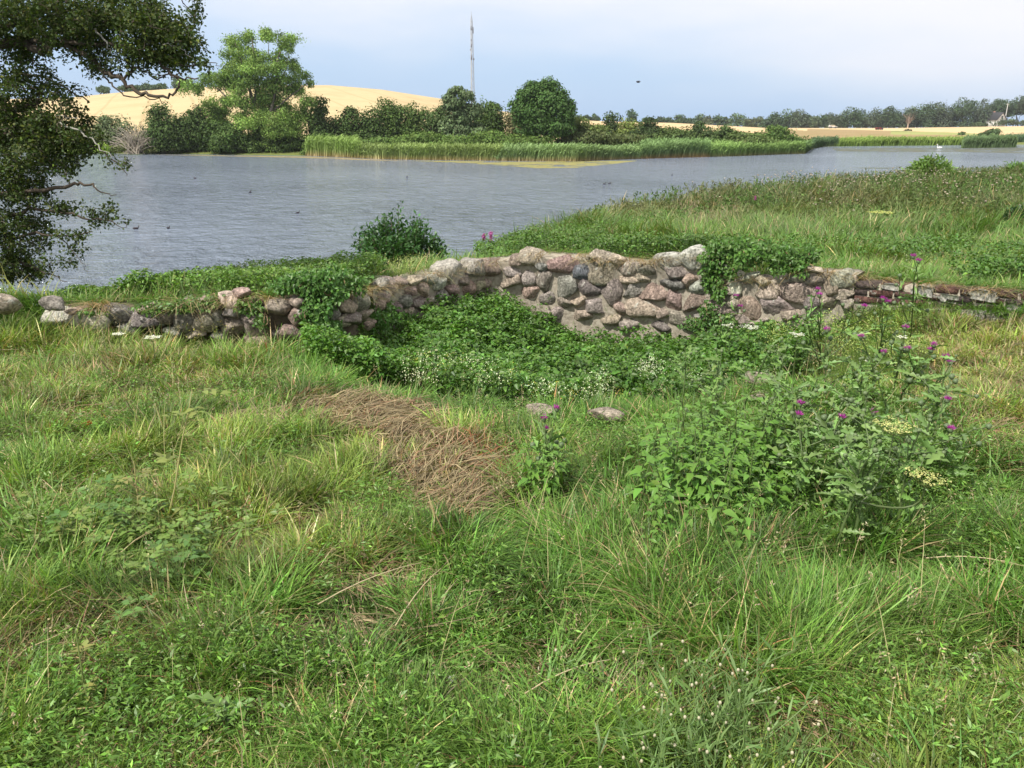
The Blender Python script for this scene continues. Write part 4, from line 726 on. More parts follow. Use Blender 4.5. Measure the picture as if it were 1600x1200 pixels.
blades(g, pos, h, wid, az, rng.uniform(.02, .8, n), rng.uniform(.0, 1.0, n), c * .85, np.clip(c * 1.12, 0, .9)); tag(g.build('meadow_grass', M['grass']), 'tangled long green and straw coloured grass in the foreground', 'grass', kind='stuff')  # blade colour darkened at the root to stand in for shade
# ---- fresh tussocks of broader blades
nt_ = 720; tx, ty = sample(nt_, 1.2, 8.5, 1.25); tp_, tq_, _ = pxy(tx, ty); kk_ = (ty < wallY(tx, ty) - .15) & (fF(tx, ty) > -.38) & (hay(tp_, tq_, tx, ty) < .5) & (rng.random(nt_) < .25 + .75 * np.clip(ell(tp_, tq_, 1300, 960, 420, 200) + ell(tp_, tq_, 900, 740, 120, 120) + ell(tp_, tq_, 200, 570, 300, 50) + ell(tp_, tq_, 690, 620, 200, 40), 0, 1)); tx, ty = tx[kk_], ty[kk_]; kb = 34; x = np.repeat(tx, kb) + rng.normal(0, .035, len(tx) * kb); y = np.repeat(ty, kb) + rng.normal(0, .035, len(tx) * kb); n = len(x); z = hz(x, y)
hh = np.repeat(rng.uniform(.10, .26, len(tx)), kb) * rng.uniform(.5, 1.2, n); cb = np.repeat(jit((.13, .235, .045), len(tx), .2, .1), kb, 0) * np.exp(rng.normal(0, .18, (n, 1))); dx_ = np.arctan2(y - np.repeat(ty, kb), x - np.repeat(tx, kb)) + rng.normal(0, .6, n)
g = G(); blades(g, np.stack([x, y, z - .01], -1), hh, (.0045 + .0006 * y) * rng.uniform(.6, 1.6, n), dx_, rng.uniform(.1, .6, n), rng.uniform(.3, 1.5, n), cb * .7, np.clip(cb * 1.15, 0, .9)); tag(g.build('grass_tussocks', M['grass']), 'fresh green tussocks of broad bladed grass in the foreground', 'grass', kind='stuff')  # shade inside the tussocks is put into the colour, roots darker than tips
# ---- flattened dead stalks, thatch
x, y = sample(200000, 1.15, 8, 1.3); px, py, z = pxy(x, y); hy = hay(px, py, x, y); kp = (rng.random(len(x)) < np.maximum(hy * .85, .07)) & (y < wallY(x, y) - .1) & (fF(x, y) > -.42); x, y, z, hy, px, py = [q[kp] for q in (x, y, z, hy, px, py)]; n = len(x)
L = rng.uniform(.06, .24, n); STR_ = 0; flow = R(20) + (vn(x, y, .22, 5) - .5) * 5 + rng.normal(0, .5, n); g = G(); lift = rng.uniform(.0, .035, n) * (0.5 + hy)
d = np.stack([np.cos(flow), np.sin(flow), rng.normal(.03, .12, n)], -1); s = norm(np.cross(d, rdir(n, .4, 1))); wv_ = (.0009 + .0003 * y) * rng.uniform(.7, 1.5, n); cc = STR * rng.uniform(.25, .95, (n, 1)) * np.array((.97, .95, 1.05)); bb = rng.random(n) < .18; cc[bb] = np.array((.24, .14, .085)) * rng.uniform(.6, 1.4, (bb.sum(), 1))
reddish = ell(px, py, 765, 735, 45, 40) > rng.random(n) * 2.2; cc[reddish] *= (.75, .42, .36)
p0 = np.stack([x, y, z + .012 + lift], -1); p1 = p0 + d * L[:, None] * .5; p1[:, 2] += rng.uniform(-.005, .03, n); p2 = p0 + d * L[:, None] + rng.normal(0, .02, (n, 3)); p2[:, 2] = np.maximum(p2[:, 2], hz(p2[:, 0], p2[:, 1]) + .004)
V = np.stack([p0 - s * wv_[:, None], p0 + s * wv_[:, None], p1 - s * wv_[:, None], p1 + s * wv_[:, None], p2 - s * wv_[:, None] * .5, p2 + s * wv_[:, None] * .5], 1); b = np.arange(n)[:, None] * 6
g.add(V, np.concatenate([b + (0, 1, 3, 2), b + (2, 3, 5, 4)]), None, np.repeat(cc, 6, 0)); tag(g.build('dead_grass', M['straw']), 'flattened mats of tan dead grass stalks in bare patches', 'dead grass', kind='stuff')
# ---- small broad leaves and whorled herbs in the turf
x, y = sample(84000, 1.15, 7.5, 1.4); px, py, z = pxy(x, y); pa = fbm(x, y, .6, 131); herb = sst(.52, .72, pa) + ell(px, py, 300, 1090, 300, 90) * .7 + ell(px, py, 130, 820, 240, 90) * .4 + ell(px, py, 1350, 1150, 200, 60) * .3
kp = (rng.random(len(x)) < herb * .6) & (hay(px, py, x, y) < .4) & (y < wallY(x, y) - .05) & (fF(x, y) > -.4); x, y, z = x[kp], y[kp], z[kp]; n = len(x); k = 8; base = np.repeat(np.stack([x, y, z], -1), k, 0); n = len(base)
base[:, 2] += rng.uniform(.02, .16, n); base[:, :2] += rng.normal(0, .012, (n, 2)); dd = rdir(n, -.1, .8); g = G(); Ls = rng.uniform(.012, .030, n); cc = jit((.13, .24, .042), n, .28, .08); leaves(g, base, dd, rdir(n, .3, 1), Ls, Ls * rng.uniform(.14, .34, n), cc, True)
tag(g.build('small_herbs', M['leaf']), 'small leafy herbs growing through the foreground grass', 'herbs', kind='stuff')
# ---- bank and meadow behind the wall
x, y = sample(360000, 6.2, 60, 1.75, .86); px, py, z = pxy(x, y); wy = wallY(x, y); cy = crestY(x, y)
kp = (y > wy + .18) & (y < cy + 2.4 + cy * .05) & (z > LAKE - .1); x, y, z, px, py, wy, cy = [q[kp] for q in (x, y, z, px, py, wy, cy)]; n = len(x)
tall = sst(345, 305, py) * (px > 820) + .5 * sst(12.5, 16, y) * (px > 760); tall = np.clip(tall, 0, 1); tf = fbm(x, y, .5 + y[:].mean() * .02, 151); big = fbm(x, y, 3, 161)
c = np.tile(GREEN * .95, (n, 1)); c = mixc(c, YG * .95, sst(.45, .75, big) * .7); c = mixc(c, np.array((.075, .105, .035)), tall * .85)
c = mixc(c, YG * 1.1, ell(px, py, 40, 460, 90, 45)); c = mixc(c, LUSH * .95, ell(px, py, 1300, 380, 420, 40) * .5)
brn = ell(px, py, 1110, 340, 60, 22) * .8 + tall * sst(.5, .75, fbm(x, y, 2.5, 171)) * .7 + ell(px, py, 1250, 345, 500, 12) * .35
c = mixc(c, np.array((.21, .19, .10)), np.clip(brn * .8, 0, 1)); 
edge = sst(.55, .15, y - wy) * .6; c = mixc(c, STR * .7, edge * (rng.random(n) < .6)); st = rng.random(n) < .12; c[st] = STR * rng.uniform(.5, 1, (st.sum(), 1)); c = c * np.exp(rng.normal(0, .26, (n, 1))) * np.exp(rng.normal(0, .06, (n, 3)))
h = (.12 + .16 * sst(.3, .75, tf)) * rng.uniform(.5, 1.4, n) * (1 + tall * 1.7) * (1 + .8 * ell(px, py, 30, 460, 80, 40)); h = np.where(y > cy, h * .8, h)
g = G(); blades(g, np.stack([x, y, z - .01], -1), h, (.0032 + .00062 * y) * rng.uniform(.6, 1.7, n), vn(x, y, 1.2, 181) * 9 + rng.normal(0, .9, n), rng.uniform(.03, .6, n), rng.uniform(.1, 1.0, n), c * .75, np.clip(c * 1.12, 0, .9)); tag(g.build('bank_grass', M['grass']), 'grass on the bank behind the stone walls and on the meadow by the lake', 'grass', kind='stuff')  # root to tip colour change carries painted shade low in the grass
# dry grass hanging over the wall tops
px_ = np.concatenate([rng.uniform(120, 1330, 4500), rng.uniform(1330, 1600, 500)]); sel = vn(px_, px_ * 0, 22, 3) > .55; px_ = px_[sel]; Yt = wl(px_, 1) + rng.uniform(.02, .3, len(px_)); pt = np.array([P(a_, wl(a_, 2), b_) for a_, b_ in zip(px_, Yt)]); n = len(pt); pt[:, 2] += rng.uniform(-.04, .02, n)
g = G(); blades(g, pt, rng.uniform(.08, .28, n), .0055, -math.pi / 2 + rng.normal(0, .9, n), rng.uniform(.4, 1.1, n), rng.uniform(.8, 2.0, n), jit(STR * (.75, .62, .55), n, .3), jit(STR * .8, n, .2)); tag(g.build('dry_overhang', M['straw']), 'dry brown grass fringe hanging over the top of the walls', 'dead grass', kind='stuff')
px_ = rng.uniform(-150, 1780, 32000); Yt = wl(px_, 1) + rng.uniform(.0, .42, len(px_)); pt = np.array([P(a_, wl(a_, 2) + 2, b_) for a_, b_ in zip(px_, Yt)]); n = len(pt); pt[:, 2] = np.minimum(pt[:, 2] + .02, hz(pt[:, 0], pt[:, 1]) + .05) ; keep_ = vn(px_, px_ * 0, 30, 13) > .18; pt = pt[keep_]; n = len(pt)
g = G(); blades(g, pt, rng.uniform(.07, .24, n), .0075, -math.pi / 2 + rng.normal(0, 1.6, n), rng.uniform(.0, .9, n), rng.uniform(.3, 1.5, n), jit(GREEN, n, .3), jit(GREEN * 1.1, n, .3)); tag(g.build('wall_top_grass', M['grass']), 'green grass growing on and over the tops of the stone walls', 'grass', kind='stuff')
# ---- tall herbs of the far meadow (dark stems with small leaves, pale seed heads)
x, y = sample(19000, 12, 48, 1.1, .84); px, py, z = pxy(x, y); cy = crestY(x, y); kp = (py < 352 + 30 * (fbm(x, y, 4, 5) - .5)) & (px > 800) & (y < cy + 2); x, y, z, px, py = [q[kp] for q in (x, y, z, px, py)]; n = len(x)
H = rng.uniform(.25, .68, n) * (.5 + .5 * sst(352, 320, py)); g = G(); k = 9; bs = np.repeat(np.stack([x, y, z], -1), k, 0); HH = np.repeat(H, k); m = n * k; tt = rng.uniform(.25, 1, m); bs[:, 2] += HH * tt; bs[:, :2] += rng.normal(0, .035, (m, 2)) * (1.6 - tt[:, None]); dd = rdir(m, 0, 1.2)
patch = np.repeat(fbm(x, y, 3.2, 191), k); cc = mixc(np.tile((.085, .15, .038), (m, 1)), np.array((.15, .135, .07)), sst(.45, .7, patch) * .75) * np.exp(rng.normal(0, .25, (m, 1)))
leaves(g, bs, dd, rdir(m, .2, 1), rng.uniform(.05, .12, m) * (1 + np.repeat(y, k) * .015), rng.uniform(.012, .026, m) * (1 + np.repeat(y, k) * .03), cc, True); tag(g.build('tall_herbs', M['far']), 'tall dark green and brown herbs on the lakeside meadow', 'herbs', kind='stuff')
hp = np.clip(ell(px, py, 1330, 300, 190, 18) + ell(px, py, 1560, 320, 120, 22) * .6 + ell(px, py, 1290, 330, 60, 14) * .4, 0, 1); s_ = rng.random(n) < hp * .3 + .004; q = np.stack([x, y, z + H + .05], -1)[s_]; g = G(); V, Fc = ICO1
for p in q:
    for _ in range(rng.integers(1, 4)): r_ = rng.uniform(.014, .034); g.add(V * (r_, r_, r_ * .7) + p + rng.normal(0, .08, 3), None, Fc, np.array((.50, .42, .36)) * rng.uniform(.6, 1.1))
tag(g.build('seed_heads', M['petal']), 'pale pinkish seed heads dotted over the lakeside meadow', 'seed heads', kind='stuff')
# ================================================================== LEAF CARPETS
def carpet(name, label, ctrl, n, height, L, col, ct='ground cover', fore=True, asp=.62, mt='leaf', upz=(.25, 1), lump=.35, zf=None, thr=.0):
    """ctrl: px ellipses of ground; leaves spread through a lumpy layer"""
    xs_, ys_ = [], []
    per = n // len(ctrl)
    for (cx, cy_, rx, ry, Y0_, Y1_) in ctrl:
        a_ = rng.uniform(0, 2 * np.pi, per); r_ = np.sqrt(rng.random(per)); px = cx + rx * r_ * np.cos(a_); Y = Y0_ + (Y1_ - Y0_) * (.5 - .5 * r_ * np.sin(a_)); dpt = Y * cP - (-1.8) * sP; xs_.append((px - 800) / FPX * dpt); ys_.append(Y)
    x, y = np.concatenate(xs_), np.concatenate(ys_); wy = wallY(x, y); kp = (y < wy - .02) if fore else (y > wy + .05); kp &= fbm(x, y, .5, 201) > thr; x, y = x[kp], y[kp]; n = len(x); z = hz(x, y)
    H = height * (1 - lump * 1.2 + 2.4 * lump * fbm(x, y, .4, 211)) * (.85 + .3 * vn(x, y, .13, 221)); zz = z + H * rng.random(n) ** .45
    nr = norm(rdir(n, upz[0], upz[1]) + np.array((0, 0, .5))); d = norm(np.cross(nr, rdir(n)) + np.array((0, 0, -.1))); Ls = L * rng.uniform(.6, 1.4, n)
    c = jit(col, n, .22, .08) * (.62 + .75 * fbm(x, y, .3, 231))[:, None]; pale = rng.random(n) < .1; c[pale] *= (1.5, 1.35, 1.3)
    g = G(); leaves(g, np.stack([x, y, zz], -1), d, nr, Ls, Ls * asp * rng.uniform(.8, 1.2, n), np.clip(c, 0, .8)); o = g.build(name, M[mt]); tag(o, label, ct, kind='stuff'); return o
carpet('nettle_carpet', 'dense dark green leaf carpet filling the walled pit', [(900, 0, 220, 0, 7.2, 9.7), (1000, 0, 230, 0, 6.2, 9.0), (790, 0, 130, 0, 7.5, 9.9), (850, 0, 200, 0, 5.7, 8.2), (1080, 0, 200, 0, 5.7, 8.0)], 90000, .48, .045, (.078, .165, .026), fore=True)
carpet('nettle_carpet', 'green leafy creepers spilling round the corner of the two walls', [(620, 0, 110, 0, 6.6, 8.8), (560, 0, 90, 0, 6.2, 7.4), (690, 0, 90, 0, 6.4, 9.0)], 26000, .34, .038, (.095, .20, .030))
carpet('bank_creeper', 'leafy green ground cover on the left bank above the low wall', [(460, 0, 140, 0, 7.3, 9.4), (300, 0, 200, 0, 7.5, 8.9), (540, 0, 70, 0, 7.7, 9.6), (180, 0, 120, 0, 7.6, 8.4)], 40000, .26, .032, (.115, .21, .036), fore=False, thr=.3)
carpet('bank_creeper', 'dark leafy fringe along the bank edge over the fieldstone wall', [(900, 0, 130, 0, 10.1, 11.6), (800, 0, 60, 0, 10.3, 14.5), (1050, 0, 120, 0, 9.5, 10.3), (860, 0, 90, 0, 11, 17), (980, 0, 100, 0, 16, 21)], 28000, .28, .038, (.085, .16, .03), fore=False, thr=.35)
carpet('meadow_herbs', 'broad leaved weeds in the meadow at the right behind the brick wall', [(1560, 0, 90, 0, 8.0, 10), (1250, 0, 160, 0, 11, 13), (1500, 0, 120, 0, 10, 13)], 12000, .22, .045, (.08, .16, .03), fore=False, thr=.48)
# creepers hanging over stones: volume of leaves on traced spots
def hang(name, label, blobs, n, L, col, ct='bramble'):
    b0_ = P(blobs[0][0], blobs[0][1], wl(blobs[0][0], 1) - .1); t = thing(name, b0_, label, ct); g = G(); g2 = G(); per = n / sum(b_[2] * b_[3] for b_ in blobs)
    for (px, py, rx, ry, off) in blobs:
        m = int(per * rx * ry); a_ = rng.uniform(0, 2 * np.pi, m); r_ = np.sqrt(rng.random(m)) * (1 + .25 * np.sin(a_ * 5 + px)); Y = wl(px, 1); s = Y / FPX * 1.03; q = P(px, py, Y + off); p = q + np.stack([np.cos(a_) * r_ * rx * s, rng.uniform(-.14, .08, m), np.sin(a_) * r_ * ry * s], -1)
        nr = norm(rdir(m, -.2, 1) + np.array((0, -.9, .4))); d = norm(np.cross(nr, rdir(m)) + np.array((0, -.1, -.5))); Ls = L * rng.uniform(.6, 1.4, m); leaves(g, p - b0_, d, nr, Ls, Ls * .65, jit(col, m, .22, .07))
        for _ in range(2):
            g2 = G(); e = q + np.array((rng.normal(0, rx * s * .5), -.05, -ry * s * rng.uniform(.3, 1))); tube(g2, curve(q + (0, .1, ry * s * .7), e, (rng.normal(0, .05), -.12, 0)) - b0_, .005, 4, (.25, .18, .10)); g2.build('stem', M['bark'], t)
    g.build('leaves', M['leaf'], t); return t
hang('bramble', 'leafy bramble draped over the middle of the fieldstone wall', [(1122, 398, 26, 20, 0), (1112, 428, 17, 22, -.02), (1145, 385, 30, 14, .15), (1165, 404, 18, 14, 0), (1192, 392, 22, 13, .05), (1225, 404, 26, 20, 0), (1248, 416, 10, 12, -.02), (1262, 396, 18, 12, .1), (1120, 452, 10, 16, -.05), (1190, 380, 18, 7, .3), (1142, 422, 10, 12, 0)], 4400, .042, (.08, .165, .030))
hang('bramble', 'leafy creeper hanging over the right end of the low left wall', [(505, 452, 34, 34, 0), (495, 490, 24, 26, -.05), (540, 440, 36, 18, .1), (480, 440, 36, 16, .1), (518, 515, 20, 14, -.1), (590, 500, 22, 18, -.1), (610, 490, 18, 16, -.12), (450, 445, 26, 10, .1)], 5200, .036, (.075, .165, .03))
hang('creeper', 'green creeper trailing over the middle of the low left wall', [(250, 478, 34, 10, 0), (300, 474, 30, 10, 0), (330, 468, 26, 9, .05), (392, 476, 20, 12, 0), (410, 500, 8, 12, -.05), (150, 484, 26, 6, .05)], 1500, .034, (.09, .175, .032), 'creeper')
hang('creeper', 'small creeper climbing from the pit onto the brown stones of the wall', [(1105, 485, 12, 16, -.1), (1128, 500, 18, 12, -.12), (1090, 505, 24, 10, -.12)], 900, .035, (.07, .15, .03))
# ================================================================== SHRUBS ON THE BANK
def upshrub(px, py0, pyt, rx, Y, nst, nl, L, col, lb, name='bank_shrub', spread=1.0, narrow=False):
    base = P(px, py0, Y); base[2] = hz(np.array([base[0]]), np.array([base[1]]))[0]; s = Y / FPX * 1.03; H = P(px, pyt, Y)[2] - base[2]; t = thing(name, base, lb, 'shrub'); g = G(); g2 = G()
    for i in range(nst):
        a = rng.uniform(0, 2 * np.pi); f = math.sqrt(rng.random()); e = np.array((math.cos(a) * f * rx * s, math.sin(a) * f * rx * s * .7, H * (1 - .55 * f ** 1.6) * rng.uniform(.72, 1.0))); c_ = curve(rng.normal(0, .04, 3) * (1, 1, 0), e, (e[0] * .15, e[1] * .15, -H * .04), 7); tube(g2, c_, np.linspace(.014, .003, 7), 4, (.16, .13, .09))
        m = nl; tt = rng.uniform(.22, 1.02, m); p = np.stack([np.interp(tt, np.linspace(0, 1, 7), c_[:, j]) for j in range(3)], -1) + rng.normal(0, .028 + .0015 * Y, (m, 3)); ax = norm(c_[-1] - c_[0]); d = norm(rdir(m) + ax * (1.1 if narrow else .7)); nr = norm(rdir(m, 0, 1) + (0, 0, .4)); Ls = L * rng.uniform(.6, 1.3, m); leaves(g, p, d, nr, Ls, Ls * (.3 if narrow else .5), jit(col, m, .2, .06) * rng.uniform(.85, 1.2), True)
    g2.build('stem', M['bark'], t); g.build('foliage', M['leaf'], t); return t
upshrub(622, 400, 318, 74, 11.0, 90, 110, .065, (.045, .11, .028), 'dark green leafy shrub standing alone on the bank at the water edge')
upshrub(1455, 275, 243, 36, 36, 60, 50, .22, (.13, .215, .05), 'light green willow bush on the meadow crest at right', narrow=True)
upshrub(1592, 272, 254, 26, 38, 40, 45, .22, (.12, .20, .05), 'light green bush at the right photo edge on the meadow crest', narrow=True)
upshrub(1590, 345, 318, 18, 17, 30, 40, .09, (.04, .085, .026), 'dark little bush at the right photo edge in the meadow')
# ================================================================== FLOWER CLOUDS (bedstraw and the like)
def florets(name, label, spots, n, size, col, up=.1, fore=True):
    g = G(); V, Fc = ICO1; P_ = []
    for (cx, cy_, rx, ry, Y) in spots:
        a_ = rng.uniform(0, 2 * np.pi, n); r_ = rng.random(n) ** .7; px, py = cx + rx * r_ * np.cos(a_), cy_ + ry * r_ * np.sin(a_)
        for a, b in zip(px, py): P_.append(P(a, b, Y + rng.normal(0, .12) - (b - cy_) * .01))
    P_ = np.array(P_); n = len(P_); c = jit(col, n, .15, .05); k = 9; p = np.repeat(P_, k, 0); p = p + rng.normal(0, 1, p.shape) * (size * 3, size * 2.4, size * 3.4); m = n * k; s = rng.uniform(.5, 1.2, m) * size
    leaves(g, p, rdir(m), rdir(m, .3, 1), s * 1.2, s * 1.1, np.repeat(c, k, 0), True); st = P_.copy(); zt_ = hz(st[:, 0], st[:, 1]); hh = np.maximum(.05, st[:, 2] - zt_); st[:, 2] = zt_; blades(g, st, hh, .004, rng.uniform(0, 6, n), .0, .0, (.12, .19, .05)); tag(g.build(name, M['petal']), label, 'wildflowers', kind='stuff')
florets('bedstraw', 'cream white bedstraw flowers on the bank below the dark shrub', [(600, 422, 34, 14, 9.3), (645, 425, 26, 14, 9.4), (575, 415, 16, 8, 9), (660, 408, 40, 6, 10.2)], 90, .011, (.55, .58, .26))
florets('bedstraw', 'white flower sprays at the near edge of the nettle pit, left group', [(665, 560, 40, 14, 6.3), (735, 572, 50, 16, 6.2), (770, 588, 34, 10, 5.9), (655, 585, 30, 8, 5.9)], 26, .0095, (.60, .64, .42))
florets('bedstraw', 'white flower sprays at the near edge of the nettle pit, middle group', [(935, 592, 24, 20, 5.8), (925, 618, 40, 10, 5.5), (860, 605, 40, 12, 5.5)], 28, .0095, (.58, .64, .42))
florets('bedstraw', 'white flower sprays in the pit in front of the tall wall', [(1040, 578, 60, 15, 6.3), (1015, 572, 14, 14, 6.3), (1085, 590, 36, 12, 6.0)], 30, .0095, (.56, .62, .42))
florets('bedstraw', 'yellow green bedstraw froth among the thistles by the wall end', [(1215, 520, 26, 18, 6.6), (1300, 505, 60, 22, 6.2), (1370, 515, 50, 22, 6.0), (1420, 540, 40, 16, 5.6), (1330, 540, 50, 16, 5.7)], 60, .010, (.36, .44, .14))
florets('lady_bedstraw', 'small yellow flower spikes in the grass rim of the pit', [(830, 590, 60, 20, 5.8), (700, 560, 60, 14, 6.2), (850, 615, 50, 10, 5.5), (960, 615, 60, 10, 5.5), (330, 515, 50, 12, 6.4)], 9, .007, (.62, .55, .12))
florets('bank_flowers', 'tiny white flower specks scattered on the left bank', [(420, 420, 110, 22, 8.8), (300, 445, 120, 20, 8.2), (500, 425, 60, 25, 8.6)], 22, .006, (.6, .64, .45))
florets('meadow_flowers', 'white flower specks in the grass behind the brick wall', [(1400, 415, 60, 14, 8.6), (1330, 385, 200, 20, 10), (1290, 365, 60, 6, 12), (1010, 375, 120, 15, 11.5), (1360, 447, 30, 8, 8.1)], 16, .0075, (.58, .62, .42))
# ================================================================== OVERHANGING HAWTHORN (left)
def build_tree_from(traces, masses, base, nsamp, leafn, L, col, name, lb, ct, seed=3, rmin=.004, lift=None):
    global rng
    keep_ = rng; rng = np.random.default_rng(seed)
    t = thing(name, base, lb, ct); gb = G(); gd = G(); nodes = []
    for pts, r0, r1, pale in traces:
        q = np.array([P(a, b, c) for a, b, c in pts]) - base; tt = np.linspace(0, len(q) - 1, max(6, len(q) * 4)); qq = np.stack([np.interp(tt, range(len(q)), q[:, i]) for i in range(3)], -1)
        sm = qq.copy(); sm[1:-1] = (qq[:-2] + 2 * qq[1:-1] + qq[2:]) / 4; sm[1:-1] += rng.normal(0, .012, sm[1:-1].shape); rr_ = np.linspace(r0, r1, len(sm)) * (.85 if pale else .62)
        if pale: gd = G(); tube(gd, sm, rr_, 7, (.30, .29, .25)); gd.build('dead_branch', M['bark'], t)
        else: tube(gb, sm, rr_, 7, (.075, .06, .045))
        if not pale: nodes += list(sm)
    S = []; 
    for (px, py, rx, ry, Y, dy, dens) in masses:
        m = int(nsamp * rx * ry * dens / 10000) + 1; v = rdir(m) * (rng.random((m, 1)) ** .4); s = Y / FPX * 1.0; q = P(px, py, Y) - base; S.append(q + v * np.array((rx * s, dy, ry * s)))
    S = np.concatenate(S); nodes = np.array(nodes); d0 = np.array([np.min(np.linalg.norm(nodes - s, axis=1)) for s in S]); S = S[np.argsort(d0)]
    NN = np.zeros((len(nodes) + len(S) * 3, 3)); NN[:len(nodes)] = nodes; cnt = len(nodes); lp = []; ld = []
    for s in S:
        d = np.linalg.norm(NN[:cnt] - s, axis=1); j = int(np.argmin(d + .25 * np.abs(rng.normal(0, .1, cnt)))); a = NN[j]; c_ = curve(a, s, rng.normal(0, .10, 3) * d[j] + np.array((0, 0, .10 * d[j])), 5); tube(gb, c_, np.linspace(min(.009, rmin * .8 + d[j] * .004), rmin * .5, 5), 4, (.12, .10, .075))
        NN[cnt:cnt + 2] = c_[[2, 3]]; cnt += 2; k = leafn; f = rng.uniform(.25, 1.08, k); p = np.stack([np.interp(f, np.linspace(0, 1, 5), c_[:, i]) for i in range(3)], -1) + rng.normal(0, .035, (k, 3)); lp.append(p); ld.append(np.tile(norm(s - a), (k, 1)))
    p = np.concatenate(lp); d = norm(np.concatenate(ld) * .6 + rdir(len(p))); n = len(p); nr = norm(rdir(n, 0, 1) + (0, 0, .5)); g = G(); c = jit(col, n, .22, .07); cl = fbm(p[:, 0] + p[:, 1], p[:, 2], .35, 7); c *= (.8 + .55 * cl[:, None]); yl = rng.random(n) < .1; c[yl] *= (1.9, 1.5, 1.0)
    Ls = L * rng.uniform(.6, 1.35, n); leaves(g, p, d, nr, Ls, Ls * .72, c, True); gb.build('branches', M['bark'], t); g.build('crown', M['thorn'], t)
    rng = keep_; return t
yb = 8.6; hb = P(-210, 470, yb); hb[2] = hz(hb[:1], hb[1:2])[0]
tr = [([(-210, 520, 8.6), (-190, 380, 8.6), (-150, 250, 8.5), (-110, 150, 8.4)], .17, .11, 0), ([(-110, 150, 8.4), (-40, 80, 8.2), (30, 60, 8.0), (62, 85, 7.9), (78, 68, 7.9), (110, 65, 7.8)], .09, .035, 0), ([(-150, 250, 8.5), (-60, 200, 8.3), (20, 170, 8.2), (60, 160, 8.0)], .08, .03, 0),
      ([(30, 62, 8.0), (90, 66, 7.9), (130, 85, 7.8), (165, 115, 7.7), (190, 124, 7.6), (215, 145, 7.6), (235, 148, 7.5), (265, 153, 7.5), (277, 138, 7.5), (278, 118, 7.5)], .045, .012, 0), ([(193, 124, 7.6), (203, 110, 7.6), (220, 106, 7.6), (245, 122, 7.6), (264, 116, 7.5), (285, 120, 7.5)], .020, .007, 0),
      ([(158, 112, 7.7), (170, 125, 7.7), (180, 140, 7.6), (205, 152, 7.6), (245, 155, 7.5), (262, 163, 7.5)], .016, .005, 0), ([(110, 66, 7.8), (175, 70, 7.7), (235, 88, 7.6), (262, 108, 7.5), (285, 124, 7.5), (310, 122, 7.4)], .035, .008, 0), ([(262, 108, 7.5), (295, 100, 7.5), (330, 98, 7.4), (345, 106, 7.4)], .012, .003, 0),
      ([(240, 92, 7.6), (280, 60, 7.6), (306, 40, 7.6), (306, -10, 7.6), (306, -50, 7.6)], .014, .005, 0), ([(280, -10, 7.7), (295, 15, 7.65), (306, 34, 7.6)], .007, .006, 0), ([(-40, 80, 8.2), (60, 10, 8.2), (150, -20, 8.1), (240, -30, 8.0)], .06, .02, 0), ([(-40, 85, 8.2), (60, 40, 8.4), (160, 25, 8.3), (240, 35, 8.2), (280, 50, 8.1)], .04, .01, 0),
      ([(-190, 380, 8.6), (-80, 300, 8.3), (0, 210, 8.1), (40, 200, 8.0), (55, 212, 7.9), (68, 240, 7.8), (85, 262, 7.8)], .07, .016, 0), ([(-190, 400, 8.6), (-90, 330, 8.2), (20, 300, 7.9), (100, 294, 7.7), (128, 285, 7.7), (150, 295, 7.6), (182, 304, 7.6)], .05, .005, 0), ([(-190, 420, 8.6), (-60, 370, 8.1), (40, 325, 7.9), (100, 332, 7.7), (160, 345, 7.6), (198, 355, 7.6)], .04, .004, 0),
      ([(-190, 430, 8.6), (-60, 400, 8.1), (40, 365, 7.9), (90, 370, 7.7), (145, 362, 7.6)], .04, .004, 0), ([(90, 370, 7.7), (120, 400, 7.6), (138, 425, 7.6)], .008, .003, 0), ([(-60, 400, 8.1), (20, 405, 7.9), (70, 425, 7.8), (105, 440, 7.7)], .03, .004, 0), ([(20, 170, 8.2), (70, 190, 7.9), (110, 215, 7.8), (160, 235, 7.7), (190, 262, 7.6), (198, 275, 7.6)], .022, .004, 0),
      ([(92, 190, 7.8), (115, 202, 7.7), (148, 222, 7.65), (175, 246, 7.6)], .014, .004, 1), ([(88, 182, 7.8), (122, 183, 7.7)], .006, .003, 1), ([(125, 44, 7.7), (150, 50, 7.65), (168, 66, 7.6), (172, 84, 7.6)], .013, .006, 1), ([(255, 70, 7.5), (285, 78, 7.45), (300, 90, 7.4)], .005, .002, 1), ([(-110, 150, 8.4), (-140, 20, 8.6), (-120, -120, 8.8)], .1, .05, 0), ([(-60, 200, 8.3), (20, 110, 8.8), (90, 130, 8.8), (140, 160, 8.7)], .03, .01, 0)]
